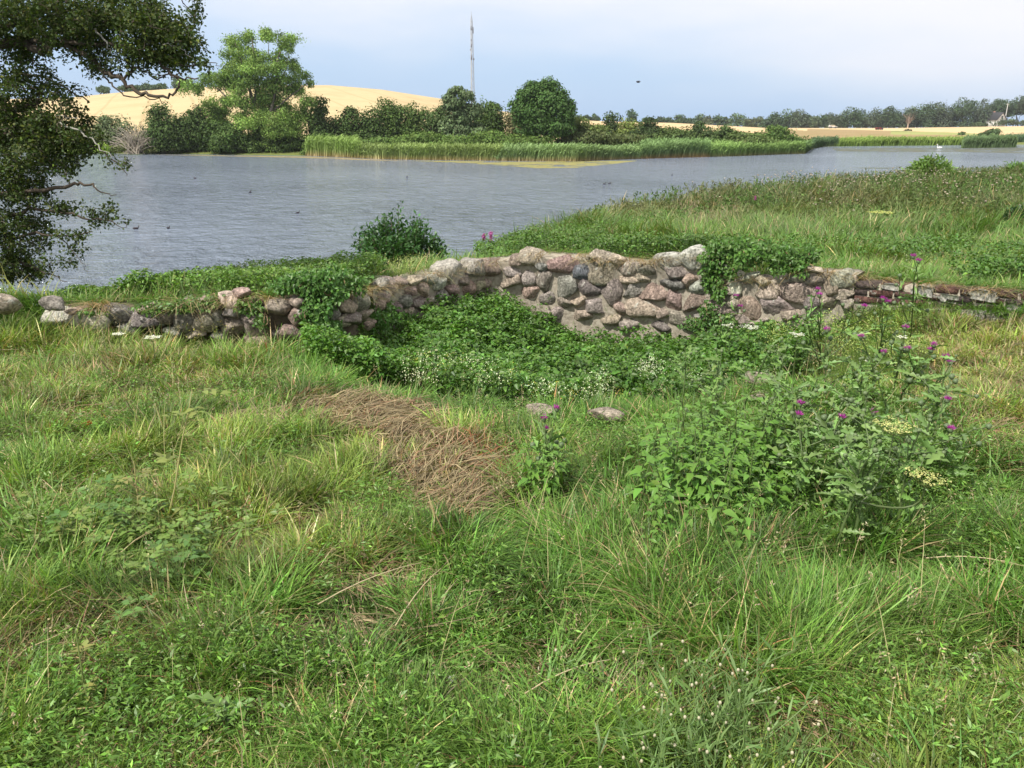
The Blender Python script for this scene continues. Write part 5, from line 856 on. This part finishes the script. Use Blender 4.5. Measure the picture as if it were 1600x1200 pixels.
ms = [(50, 15, 130, 45, 8.0, .7, 1.6), (160, 35, 100, 45, 7.9, .55, 1.7), (245, 60, 55, 48, 7.7, .4, 1.6), (285, 75, 34, 26, 7.6, .3, 1.2), (225, 90, 60, 16, 7.7, .3, 1.2), (305, 10, 9, 50, 7.6, .1, .9), (325, 98, 20, 8, 7.45, .1, .7), (20, 60, 60, 30, 8.1, .5, 1.2), (30, 120, 45, 42, 8.1, .5, 1.5), (85, 145, 40, 18, 8.0, .3, .9), (120, 70, 50, 25, 7.9, .4, 1.0), (140, 110, 30, 20, 7.8, .25, .8),
      (20, 190, 60, 45, 8.1, .5, 1.7), (90, 195, 45, 35, 7.9, .35, 1.5), (125, 220, 35, 26, 7.8, .3, 1.3), (110, 165, 26, 14, 7.9, .2, .7), (60, 240, 55, 34, 7.9, .4, 1.7), (100, 255, 28, 18, 7.8, .25, 1.4), (195, 258, 6, 14, 7.6, .05, .8), (165, 250, 12, 6, 7.65, .1, .7), (10, 280, 55, 40, 8.0, .4, 1.6), (35, 310, 40, 22, 7.9, .3, 1.3), (92, 325, 26, 14, 7.75, .12, 1.3), (155, 328, 38, 6, 7.65, .07, 1.0), (165, 345, 34, 5, 7.65, .07, .9),
      (15, 355, 55, 30, 7.95, .4, 1.8), (40, 385, 36, 18, 7.9, .25, 1.2), (110, 368, 45, 6, 7.7, .1, 1.1), (120, 390, 16, 10, 7.7, .1, .7), (90, 408, 32, 8, 7.75, .15, 1.0), (10, 415, 45, 26, 7.9, .3, 1.8), (50, 432, 44, 12, 7.85, .2, 1.2), (140, 352, 12, 6, 7.65, .05, .6), (240, 118, 18, 10, 7.6, .15, .25), (185, 110, 20, 12, 7.75, .15, .6), (230, 20, 60, 30, 8.0, .5, 1.0),
      (-70, 60, 90, 100, 8.4, .9, .5), (-80, 200, 80, 80, 8.4, .8, .5), (-80, 330, 80, 70, 8.3, .7, .5), (-60, -90, 200, 70, 8.5, 1., .3)]
build_tree_from(tr, ms, hb, 370, 28, .030, (.046, .070, .018), 'hawthorn_tree', 'dark leaved hawthorn reaching in from the left edge over the lake with bare lower branches', 'tree')
# ================================================================== FOREGROUND PLANTS
def stemline(g, a, b, r0, r1, col, bend=.03, k=7, n=5):
    L = np.linalg.norm(np.asarray(b) - a); c_ = curve(a, b, rng.normal(0, bend, 3) * L * (1, 1, .2), k); tube(g, c_, np.linspace(r0, r1, k), n, col); return c_
def lobed(g, p, d, nr, L, W, col, nl=5):
    """jagged thistle-like leaf"""
    for i in range(len(p)):
        dd = d[i] / np.linalg.norm(d[i]); s = np.cross(dd, nr[i]); s /= np.linalg.norm(s) + 1e-9; u = np.cross(s, dd); V = []
        for k in range(2 * nl + 1):
            t = k / (2 * nl); w_ = W[i] * math.sin(math.pi * min(1, t * .8 + .2)) ** .7 * (1. if k % 2 else .32) * .5
            c_ = p[i] + dd * L[i] * t - u * L[i] * .3 * t * t; V += [c_ - s * w_ + u * w_ * .5 + dd * w_ * .5 * (k % 2), c_, c_ + s * w_ + u * w_ * .5 + dd * w_ * .5 * (k % 2)]
        Q = []
        for k in range(2 * nl): b = 3 * k; Q += [(b, b + 1, b + 4, b + 3), (b + 1, b + 2, b + 5, b + 4)]
        g.add(V, Q, None, col[i])
def gpt(px, py, dz=0):
    """ground point under a photo pixel (near field)"""
    Y = 3.
    for _ in range(30):
        q = P(px, py, Y); e = q[2] - hz(q[:1], q[1:2])[0]; Y += e * 1.2
        Y = min(max(Y, 1.0), 12)
    q = P(px, py, Y); q[2] += dz; return q
THC = (.15, .25, .07)
def thistle(bpx, bpy, heads, lb, buds=3, sz=1., nleaf=16, cat='thistle', Yh=None, lean=0):
    base = gpt(bpx, bpy); t = thing('thistle', base, lb, cat, 'thistles'); gs = G(); gl = G(); z0 = np.zeros(3)
    H = [P(a, b, (Yh or base[1]) - .12 + rng.normal(0, .05)) - base for a, b in heads]; allh = list(H); cen = np.mean(H, 0)
    for _ in range(buds): allh.append(cen * rng.uniform(.55, .95) + rng.normal(0, .09, 3) * (1, 1, .6))
    top = cen * .8; main_ = stemline(gs, z0, top, .0075 * sz, .004 * sz, (.12, .17, .06)); VI, FI = ICO2
    for i, h in enumerate(allh):
        f = rng.uniform(.35, .85); j = np.array([np.interp(f, np.linspace(0, 1, 7), main_[:, k]) for k in range(3)]); c_ = stemline(gs, j, h, .004 * sz, .0022 * sz, (.13, .18, .07), .06)
        m = 5; ff = rng.uniform(.1, .9, m); p = np.stack([np.interp(ff, np.linspace(0, 1, 7), c_[:, k]) for k in range(3)], -1); d = norm(rdir(m, -.1, .6) + .5 * norm(h - j)); L = rng.uniform(.05, .11, m) * sz; lobed(gl, p, d, norm(rdir(m, .3, 1)), L, L * .30, jit(THC, m, .22, .06), 3)
        flower = i < len(H); r = rng.uniform(.012, .015) * sz; ax = norm(h - j) * .5 + (0, 0, .5); ax = ax / np.linalg.norm(ax)
        gh = G(); v = VI * (r, r, r * 1.05); v = v * (1 + .13 * np.sin(VI[:, :1] * 23 + VI[:, 1:2] * 19 + VI[:, 2:] * 17)); gh.add(v + h, None, FI, (.13, .18, .085)); hd = gh.build('flower_head', M['leaf'], t)
        if flower:
            gf = G(); n = 70; dv = norm(rdir(n, .45, 1)); bl_ = rng.uniform(.017, .027, n)[:, None] * sz; p0 = h + dv * r * .6; sdv = norm(np.cross(dv, rdir(n))) * .0019 * sz; V = np.stack([p0 - sdv, p0 + sdv, h + dv * (r * .6 + bl_)], 1); gf.add(V, None, np.arange(n)[:, None] * 3 + np.arange(3), np.repeat(jit((.40, .045, .36), n, .2, .06), 3, 0)); gf.build('florets', M['petal'], hd)
    m = nleaf; ff = rng.uniform(.02, .95, m) ** 1.2; p = np.stack([np.interp(ff, np.linspace(0, 1, 7), main_[:, k]) for k in range(3)], -1); d = norm(rdir(m, -.15, .5)); L = rng.uniform(.08, .17, m) * (1.15 - ff * .6) * sz; lobed(gl, p, d, norm(rdir(m, .1, 1)), L, L * .28, jit(THC, m, .2, .05), 5)
    gs.build('stem', M['leaf'], t); gl.build('leaves', M['leaf'], t); return t
TH = [(1262, 800, [(1250, 632), (1248, 650)], 'thistle with two purple heads one above the other, right of the flat stone', 3.45), (1300, 790, [(1315, 654)], 'thistle with one small purple head between its taller flowering neighbours', 3.4), (1370, 790, [(1365, 646)], 'thistle with the bright purple head just above the nearer yellow umbel', 3.4),
      (1440, 760, [(1480, 626)], 'thistle with a large bright purple head furthest right in the clump', 3.5), (1460, 765, [(1485, 672)], 'low thistle with a purple head below the furthest right bright one', 3.45), (1430, 660, [(1478, 559), (1485, 567)], 'thistle with a close pair of purple heads at the right of the clump', 4.3),
      (1400, 640, [(1459, 540), (1455, 548), (1418, 546)], 'tall thistle with three purple heads in the upper right of the clump', 4.4), (1360, 640, [(1381, 552), (1345, 527)], 'thistle with two spaced purple heads in the middle of the clump', 4.6), (1390, 620, [(1414, 513)], 'thistle with a single purple head below the brick wall', 4.9), (1290, 640, [(1292, 517)], 'thistle with one dull head in front of the wall end', 4.7),
      (1275, 600, [(1277, 454), (1280, 462)], 'tall thistle reaching up over the grey stones at the wall end', 5.6), (1360, 590, [(1386, 473), (1380, 468)], 'tall thistle with twin heads against the brick wall', 5.6), (1120, 590, [(1150, 464), (1156, 480)], 'slender thistle with pinkish heads before the bramble on the wall', 5.9), (1420, 560, [(1427, 402), (1435, 409)], 'very tall thistle with two heads seen against the meadow above the brick wall', 5.3),
      (850, 760, [(870, 640), (850, 655), (853, 672)], 'small thistle with purple heads at the right end of the dead grass patch', 3.6), (1330, 560, [(1350, 480)], 'slim budding thistle in the froth of yellow green flowers', 5.3)]
for bx, by, hd, lb, Yh in TH: thistle(bx, by, hd, lb, buds=5, Yh=Yh, sz=1.0 if Yh > 3.9 else .92)
bud = [(1180, 640), (1230, 700), (1330, 700), (1290, 740), (1390, 720), (1250, 760), (1340, 800), (1400, 790), (1120, 620), (1150, 600), (1230, 640), (1330, 640), (1420, 700), (1300, 690), (1210, 600), (1270, 690), (1360, 760), (1380, 680), (1290, 820), (1440, 640), (1060, 590), (1100, 640), (1280, 770), (1320, 740), (1250, 720), (1200, 680), (1360, 700), (1300, 600), (1350, 620), (1230, 800), (1310, 850), (1270, 560), (1240, 570), (1380, 600), (1200, 570), (1420, 610)]
def budthistle(a, b, lb, sz=1.):
    base = gpt(a, b); t = thing('thistle', base, lb, 'thistle', 'budding thistles'); gs = G(); gl = G(); H = rng.uniform(.28, .5) * sz; top = np.array((rng.normal(0, .08), rng.normal(0, .08), H)); mn = stemline(gs, np.zeros(3), top, .007, .003, (.12, .17, .06)); VI, FI = ICO1
    for _ in range(6):
        f = rng.uniform(.4, .95); j = np.array([np.interp(f, np.linspace(0, 1, 7), mn[:, k]) for k in range(3)]); h = j + rdir(1, .3, 1)[0] * rng.uniform(.08, .2) * sz; stemline(gs, j, h, .003, .002, (.14, .19, .08), .05, 5, 4); gh = G(); gh.add(VI * rng.uniform(.008, .012) + h, None, FI, (.15, .20, .09)); gh.build('flower_bud', M['leaf'], t)
        m = 3; ff = rng.uniform(0, 1, (m, 1)); p = j + (h - j) * ff; L = rng.uniform(.05, .1, m); lobed(gl, p, norm(rdir(m, 0, .7)), norm(rdir(m, .3, 1)), L, L * .36, jit(THC, m, .15, .05), 3)
    m = int(30 * min(1, sz + .3)); ff = rng.random(m) ** .9; p = np.stack([np.interp(ff, np.linspace(0, 1, 7), mn[:, k]) for k in range(3)], -1); L = rng.uniform(.06, .15, m) * (1.15 - ff * .6) * sz; lobed(gl, p, norm(rdir(m, -.1, .9)), norm(rdir(m, .0, 1)), L, L * .27, jit(THC, m, .2, .05), 5)
    gs.build('stem', M['leaf'], t); gl.build('leaves', M['leaf'], t)
for a, b in bud[:28]: budthistle(a, b + 60, 'leafy green thistle still in bud among the purple flowering thistles')
# --- nettles: one plant built with its parts, copied
def nettle(h, n, L, col):
    gs = G(); gl = G(); top = np.array((rng.normal(0, .06), rng.normal(0, .06), h)); c_ = stemline(gs, np.zeros(3), top, .004, .002, (.13, .18, .06)); p, d = [], []
    for i in range(n):
        f = .25 + .75 * i / (n - 1); q = np.array([np.interp(f, np.linspace(0, 1, 7), c_[:, k]) for k in range(3)]); a = (i % 2) * math.pi / 2 + rng.normal(0, .25)
        for s in (0, math.pi): p.append(q); d.append((math.cos(a + s), math.sin(a + s), .15 - .5 * (1 - f) + .25 * (f > .9)))
    p, d = np.array(p), norm(np.array(d, float)); m = len(p); ls = L * (1.1 - .6 * np.repeat(np.linspace(0, 1, n), 2) ** 2) * rng.uniform(.8, 1.2, m); p = p + d * .02; leaves(gl, p, d, np.tile((0, 0, 1.), (m, 1)) + rng.normal(0, .15, (m, 3)), ls, ls * .52, jit(col, m, .16, .05), False, .2, .3); return gs, gl
nt_label = 'stinging nettle plant in the bright leafy clump left of the thistles'
protos = []
for k in range(4):
    gs, gl = nettle(rng.uniform(.30, .44), 10, .066, (.12, .24, .038)); t = thing('nettle', (0, 0, 0), nt_label, 'nettle', 'nettles left of the thistles'); gs.build('stem', M['leaf'], t); gl.build('leaves', M['leaf'], t); protos.append(t)
def copy_tree(o, parent=None):
    c = o.copy(); C.objects.link(c); c.parent = parent
    for ch in list(o.children): copy_tree(ch, c)
    return c
used = set(); spots = [(rng.normal(1100, 58), rng.normal(775, 36)) for _ in range(64)] + [(rng.normal(1180, 40), rng.normal(800, 30)) for _ in range(10)] + [(rng.normal(1010, 20), rng.normal(875, 22)) for _ in range(7)] + [(rng.normal(1090, 50), rng.normal(850, 20)) for _ in range(8)] + [(rng.normal(840, 22), rng.normal(775, 10)) for _ in range(8)]
for i, (a, b) in enumerate(spots):
    k = i % 4; o = protos[k] if k not in used else copy_tree(protos[k]); used.add(k); q = gpt(a, b); o.location = q; o.rotation_euler = (rng.normal(0, .14), rng.normal(0, .14), rng.uniform(0, 6.3)); s = rng.uniform(.7, 1.15) * (.72 if i >= 74 and i < 81 or i >= 89 else 1); o.scale = (s, s, s)
    if i >= 89: 
        if a < 900: o['label'] = 'nettle plant at the right end of the dead grass patch'; o['group'] = 'nettles beside the dead grass'
# --- wild parsnip with two flat yellow umbels
base = gpt(1318, 880); t = thing('wild_parsnip', base, 'leaning wild parsnip with two flat yellow flower umbels in front of the thistles', 'wildflower'); gs = G(); f0 = P(1345, 785, base[1]) - base
tube(gs, curve(np.zeros(3), f0, (.01, 0, 0)), np.linspace(.007, .006, 6), 7, (.10, .15, .05))
def umbel(px, py, Y, r, tilt, gs, j, t, col=(.58, .57, .24), nr=16, bend=(0, 0, 0), rs=.005, fl=.0052):
    top = P(px, py, Y) - base; c_ = curve(j, top - (0, 0, r * .5), bend, 8); tube(gs, c_, np.linspace(rs, rs * .6, 8), 6, (.11, .15, .055)); e0 = c_[-1]; g = G(); gr = G()
    for i in range(nr):
        a = i * 2.4 + rng.normal(0, .15); rr = r * math.sqrt((i + .5) / nr) ; e = top + np.array((math.cos(a) * rr, math.sin(a) * rr, rng.normal(0, .004) + math.cos(a) * rr * tilt)); tube(gr, curve(e0, e, (0, 0, -.006), 4), .0012, 3, (.16, .20, .06)); m = 22
        aa = rng.uniform(0, 6.3, m); r2 = np.sqrt(rng.random(m)) * r * .26; p = e + np.stack([np.cos(aa) * r2, np.sin(aa) * r2, .008 + rng.normal(0, .0015, m)], -1); leaves(g, p, norm(rdir(m, -.3, .3)), np.tile((0, 0, 1.), (m, 1)) + rng.normal(0, .3, (m, 3)), fl * rng.uniform(.8, 1.5, m), fl * 1.1, jit(col, m, .12, .04), True)
    u_ = g.build('umbel', M['petal'], t); gr.build('rays', M['leaf'], u_)
umbel(1398, 667, base[1] + .05, .066, .0, gs, f0, t, bend=(.02, 0, -.03), rs=.0035); umbel(1447, 746, base[1] - .05, .072, -.12, gs, f0, t, bend=(.07, 0, -.05)); gs.build('stem', M['leaf'], t)
# --- yarrow
for px, py, Y, r, lb in [(185, 523, 5.9, .045, 'white yarrow head in the grass below the white lichened stones, left of two'), (238, 528, 5.8, .055, 'white yarrow head in the grass below the low wall, right of two'), (1137, 509, 6.6, .045, 'small white umbel at the foot of the wall, left of a broader one'), (1171, 512, 6.5, .08, 'broad flat white umbel at the foot of the fieldstone wall'), (1246, 524, 6.0, .05, 'round white umbel below the wall end among the thistles'), (1409, 529, 5.0, .025, 'white flower between the thistles below the brick wall'), (1352, 568, 4.6, .025, 'lone white flower in the middle of the thistle clump')]:
    tp = P(px, py, Y); base = np.array((tp[0], tp[1], hz(tp[:1], tp[1:2])[0])); t = thing('yarrow', base, lb, 'wildflower'); gs = G(); umbel(px, py, Y, r, 0, gs, np.zeros(3), t, (.66, .66, .62), 11, fl=.008); gs.build('stem', M['leaf'], t)
base = P(1010 * 0 + 1376, 331, 15); b_ = base.copy()
for px, py, Y, r in [(1377, 332, 14, .2)]:
    tp = P(px, py, Y); base = np.array((tp[0], tp[1], hz(tp[:1], tp[1:2])[0])); t = thing('wild_parsnip', base, 'tall greenish yellow umbel standing in the meadow beyond the walls', 'wildflower'); gs = G(); umbel(px, py, Y, r, 0, gs, np.zeros(3), t, (.5, .52, .2), 13, fl=.02); gs.build('stem', M['leaf'], t)
# --- purple loosestrife on the bank
for px, py, Y, h, lb in [(767, 372, 13, .17, 'pink purple loosestrife spike on the bank right of the dark shrub'), (756, 380, 12.8, .10, 'smaller faded pink spike left of the taller loosestrife'), (1180, 312, 23, .12, 'pinkish spike far out in the meadow edge by the water')]:
    tp = P(px, py, Y); base = np.array((tp[0], tp[1], hz(tp[:1], tp[1:2])[0])); H = max(.3, tp[2] - base[2]); t = thing('loosestrife', base, lb, 'wildflower'); gs = G(); tube(gs, [(0, 0, 0), (0, 0, H)], [.006, .003], 5, (.14, .16, .06)); gs.build('stem', M['leaf'], t); g = G(); m = 160; p = np.stack([rng.normal(0, .011, m), rng.normal(0, .011, m), H - h * rng.random(m) * .9 + .1], -1); leaves(g, p, rdir(m), rdir(m, 0, 1), .025, .018, jit((.42, .12, .34), m, .2, .05), True); g.build('flower_spike', M['petal'], t)
    g = G(); m = 60; p = np.stack([rng.normal(0, .02, m), rng.normal(0, .02, m), H * rng.random(m)], -1); leaves(g, p, rdir(m, -.1, .6), rdir(m, .2, 1), .07, .018, jit((.08, .15, .035), m, .2), True); g.build('leaves', M['leaf'], t)
# --- rose shoots with pinnate leaves
def pinnate(gl, gs, q, d, L, col):
    d = d / np.linalg.norm(d); c_ = curve(q, q + d * L + np.array((0, 0, -.25 * L)), (0, 0, .12 * L), 6); tube(gs, c_, .0011, 3, (.18, .22, .07)); s = np.cross(d, (0, 0, 1)); s /= np.linalg.norm(s) + 1e-6; p, dd = [], []
    for f in (.45, .72):
        a = np.array([np.interp(f, np.linspace(0, 1, 6), c_[:, k]) for k in range(3)])
        for sg in (-1, 1): p.append(a); dd.append(s * sg + d * .5)
    p.append(c_[-1]); dd.append(d); m = len(p); ls = L * .42 * rng.uniform(.85, 1.15, m); leaves(gl, np.array(p), np.array(dd), np.tile((0, 0, 1.), (m, 1)) + rng.normal(0, .25, (m, 3)), ls, ls * .55, jit(col, m, .12, .05), False, .15, .15)
def rose(pts, lb, nl, L, col, stemcol=(.42, .38, .17), r=.004, base=None):
    base = gpt(*pts[0]) if base is None else base; Y = base[1]; q = np.array([P(a, b, Y + .02 * i) for i, (a, b) in enumerate(pts)]) - base; q[0] = 0; t = thing('rose_shoot', base, lb, 'wild rose', 'wild rose shoots'); gs = G(); gl = G(); tt = np.linspace(0, len(q) - 1, 12); c_ = np.stack([np.interp(tt, range(len(q)), q[:, i]) for i in range(3)], -1); tube(gs, c_, np.linspace(r, r * .4, 12), 6, stemcol)
    for i in range(nl):
        f = rng.uniform(.08, 1.0); a = np.array([np.interp(f, np.linspace(0, 1, 12), c_[:, k]) for k in range(3)]); pinnate(gl, gs, a, rdir(1, -.1, .5)[0], L * rng.uniform(.7, 1.2), col)
    gs.build('stem', M['leaf'], t); gl.build('leaves', M['leaf'], t)
RC = (.15, .23, .05)
rose([(255, 840), (272, 770), (284, 690), (295, 640), (300, 612)], 'tall pale stemmed wild rose shoot standing up in the left foreground', 9, .10, (.20, .24, .06)); rose([(222, 830), (214, 770), (209, 720)], 'shorter rose shoot left of the tall pale one', 5, .08, (.22, .22, .07)); rose([(110, 850), (70, 815), (35, 788)], 'low rose shoot arching to the left near the photo edge', 9, .10, RC); rose([(125, 1130), (130, 1060), (118, 985)], 'young rose shoot with yellow tips in the lower left thatch', 6, .07, (.24, .26, .07), (.2, .25, .08))
for i in range(30):
    a, b = rng.normal(235, 62), rng.normal(885, 42)
    rose([(a, b), (a + rng.normal(0, 15), b - 40), (a + rng.normal(0, 28), b - rng.uniform(50, 85))], 'low leafy rose sucker in the bushy clump of the left foreground', 8, .085, RC if i % 3 else (.10, .19, .045), (.2, .22, .08), .002)
for i in range(9):
    a, b = rng.uniform(0, 160), rng.uniform(800, 880)
    rose([(a, b), (a + rng.normal(0, 15), b - 30), (a + rng.normal(0, 28), b - rng.uniform(40, 70))], 'yellowish leafy rose sucker close to the left photo edge', 7, .08, (.20, .25, .06), (.2, .22, .08), .002)
# --- grey green plants with cream buds, lower centre right
def budplant(a, b, htt, k, nb, lb):
    base = gpt(a, b); t = thing('knapweed', base, lb, 'wildflower', 'grey green budding plants in the lower foreground'); gs = G(); gl = G(); VI, FI = ICO1; gr = (.16, .25, .085)
    for i in range(k):
        top = np.array((rng.normal(0, .10), rng.normal(.0, .08), htt * rng.uniform(.7, 1.1))); c_ = stemline(gs, np.zeros(3), top, .0028, .0012, gr, .08, 7, 4)
        for _ in range(nb):
            f = rng.uniform(.55, 1.0); j = np.array([np.interp(f, np.linspace(0, 1, 7), c_[:, q]) for q in range(3)]); h = j + rdir(1, .2, 1)[0] * rng.uniform(.02, .08); tube(gs, [j, h], [.0012, .001], 3, gr); g = G(); g.add(VI * (.0042, .0042, .006) + h, None, FI, (.52, .48, .36)); g.build('flower_bud', M['petal'], t)
        m = 16; ff = rng.random(m); p = np.stack([np.interp(ff, np.linspace(0, 1, 7), c_[:, q]) for q in range(3)], -1); Ls = rng.uniform(.03, .09, m); leaves(gl, p, norm(rdir(m, .2, 1) + (0, 0, .4)), rdir(m, -.5, .5), Ls, Ls * .09, jit(gr, m, .12, .04), True)
    gs.build('stem', M['leaf'], t); gl.build('leaves', M['leaf'], t)
for i in range(20):
    a, b = rng.uniform(1000, 1230), rng.uniform(1120, 1290); budplant(a, b, rng.uniform(.16, .27), 4, 1, 'grey green plant with small cream buds at the bottom right of centre')
# --- clover heads
def clover(px, py, r, col, lb, grp=None, name='clover', ct='wildflower'):
    g0 = gpt(px, py + 22); base = g0; top = P(px, py, g0[1]) - base; t = thing(name, base, lb, ct, grp); gs = G(); tube(gs, curve(np.zeros(3), top, (.01, 0, 0), 5), .0013, 4, (.14, .2, .07)); gs.build('stem', M['leaf'], t); g = G(); m = 46; d = rdir(m, -.5, 1); leaves(g, top + d * r * .35, d, rdir(m), r * .8, r * .38, jit(col, m, .12, .04), True); g.build('flower_head', M['petal'], t)
WH = (.66, .62, .54); PK = (.45, .30, .22)
for px, py, c, lb in [(1329, 889, WH, 'white flower head in the dark hollow below the parsnip stem'), (1330, 901, PK, 'fading pinkish clover head right under the white one'), (1313, 981, WH, 'white flower cluster in the grass of the right foreground, middle height'), (1446, 975, WH, 'white flower cluster with long stem at right, upper of two'), (1459, 996, WH, 'pinkish white clover head just below the upper right cluster'), (1525, 1027, WH, 'clover head near the right photo edge, middle height'), (1511, 1106, WH, 'small white flower head low on the right side'), (1507, 1164, WH, 'largest white clover head at the lower right corner'), (1423, 1156, (.6, .55, .5), 'small pale flower left of the largest clover head'), (1366, 1186, WH, 'white clover head at the bottom edge of the photo'), (1270, 993, PK, 'brownish clover head left of the white flower cluster'), (1250, 951, (.6, .5, .42), 'pale pinkish bud on a long stem above the brownish clover'), (1181, 903, PK, 'brown clover head below the nettle clump'), (1464, 921, PK, 'brown clover head by the long dry stalk on the right'),
                      (1383, 1008, PK, 'brown seed head between the clover flowers'), (1002, 995, PK, 'reddish brown clover head at the left of the budding plants'), (1001, 1038, (.6, .5, .4), 'cream clover head with brown skirt left of the budding plants'), (762, 1021, PK, 'pinkish clover head in the bottom middle grass'), (861, 1141, PK, 'pale brown clover head near the bottom middle'), (917, 1137, (.6, .5, .4), 'pale clover head right of the bottom middle one'), (162, 1010, (.6, .55, .46), 'cream seed head on a tall stalk at lower left'), (56, 1012, (.6, .58, .5), 'small cream seed head at the left edge'), (408, 1048, (.55, .42, .32), 'pale brown flower head right of the young thistle'), (707, 1061, (.7, .7, .68), 'single tiny white flower in the bottom middle'), (380, 1146, (.55, .5, .3), 'tiny yellowish flower low at left')]:
    clover(px, py, .013, c, lb)
for px, py, lb in [(1028, 975, 'red sorrel leaf tuft above the budding plants'), (140, 662, 'reddish leaf tip in the left meadow'), (125, 930, 'reddish leaf in the thatch below the rose clump')]: clover(px, py, .016, (.42, .09, .03), lb, name='sorrel')
clover(332, 905, .012, (.05, .16, .35), 'tiny blue damselfly coloured speck in the left foreground grass', name='blue_flower')
# --- small young thistle lower left, dry seeding stalks
budthistle(352, 1135, 'pale young thistle standing alone in the lower left foreground', .38)
for (a, b), (c_, d_), lb in [((1440, 910), (1590, 932), 'long dry stalk lying across the grass at the right edge'), ((1200, 560), (1232, 612), 'dry twig leaning over the flat stone by the thistles'), ((820, 1130), (950, 1085), 'broken pale stalk in the bottom middle grass'), ((500, 985), (660, 925), 'pale dry stalk across the lower dead grass patch'), ((620, 1020), (690, 935), 'dry stalk leaning in the middle foreground')]:
    p0 = gpt(a, b, .10); p1 = gpt(c_, d_, .12); g = G(); tube(g, curve(p0, p1, (0, 0, .02)), [.002, .0022, .002, .0018, .0015, .001], 5, (.5, .42, .26)); tag(g.build('dry_stalk', M['straw']), lb, 'dry stalk')
# --- flowering grass heads
n = 900; x, y = sample(n, 1.6, 8, 1.3); z = hz(x, y); px, py = proj(x, y, z); kp = (y < wallY(x, y) - .1) & (fF(x, y) > -.4) & (hay(px, py, x, y) < .3); x, y, z = x[kp], y[kp], z[kp]; n = len(x); H = rng.uniform(.2, .4, n); az = rng.uniform(0, 6.3, n); g = G(); ln = rng.uniform(.1, .5, n)
blades(g, np.stack([x, y, z], -1), H, .0022 + .0003 * y, az, ln, .2, (.3, .3, .12), (.42, .36, .2)); tp = np.stack([x + np.cos(az) * H * (ln + .18), y + np.sin(az) * H * (ln + .18), z + H * .89], -1); k = 12; p = np.repeat(tp, k, 0); m = n * k; p[:, 2] += rng.uniform(-.06, .01, m); p[:, :2] += rng.normal(0, .006, (m, 2)); leaves(g, p, rdir(m, 0, 1), rdir(m), .012, .004, jit((.36, .31, .18), m, .2), True); tag(g.build('seeding_grass', M['straw']), 'slender seeding grass stalks standing above the turf', 'grass', kind='stuff')
# ================================================================== HAZE
g = G(); box(g, (100, 600, 36), (1900, 1260, 84)); hzo = g.build('haze', None, None, False); hm = bpy.data.materials.new('haze'); hm.use_nodes = True; t_ = hm.node_tree; t_.nodes.clear()
pv = N(t_, 'ShaderNodeVolumePrincipled'); pv.inputs['Density'].default_value = .00017; pv.inputs['Color'].default_value = (.86, .9, .97, 1); pv.inputs['Anisotropy'].default_value = .2; oo = N(t_, 'ShaderNodeOutputMaterial'); t_.links.new(pv.outputs[0], oo.inputs['Volume']); hzo.data.materials.append(hm); tag(hzo, 'thin pale summer haze over the lake and fields', 'haze', kind='stuff')
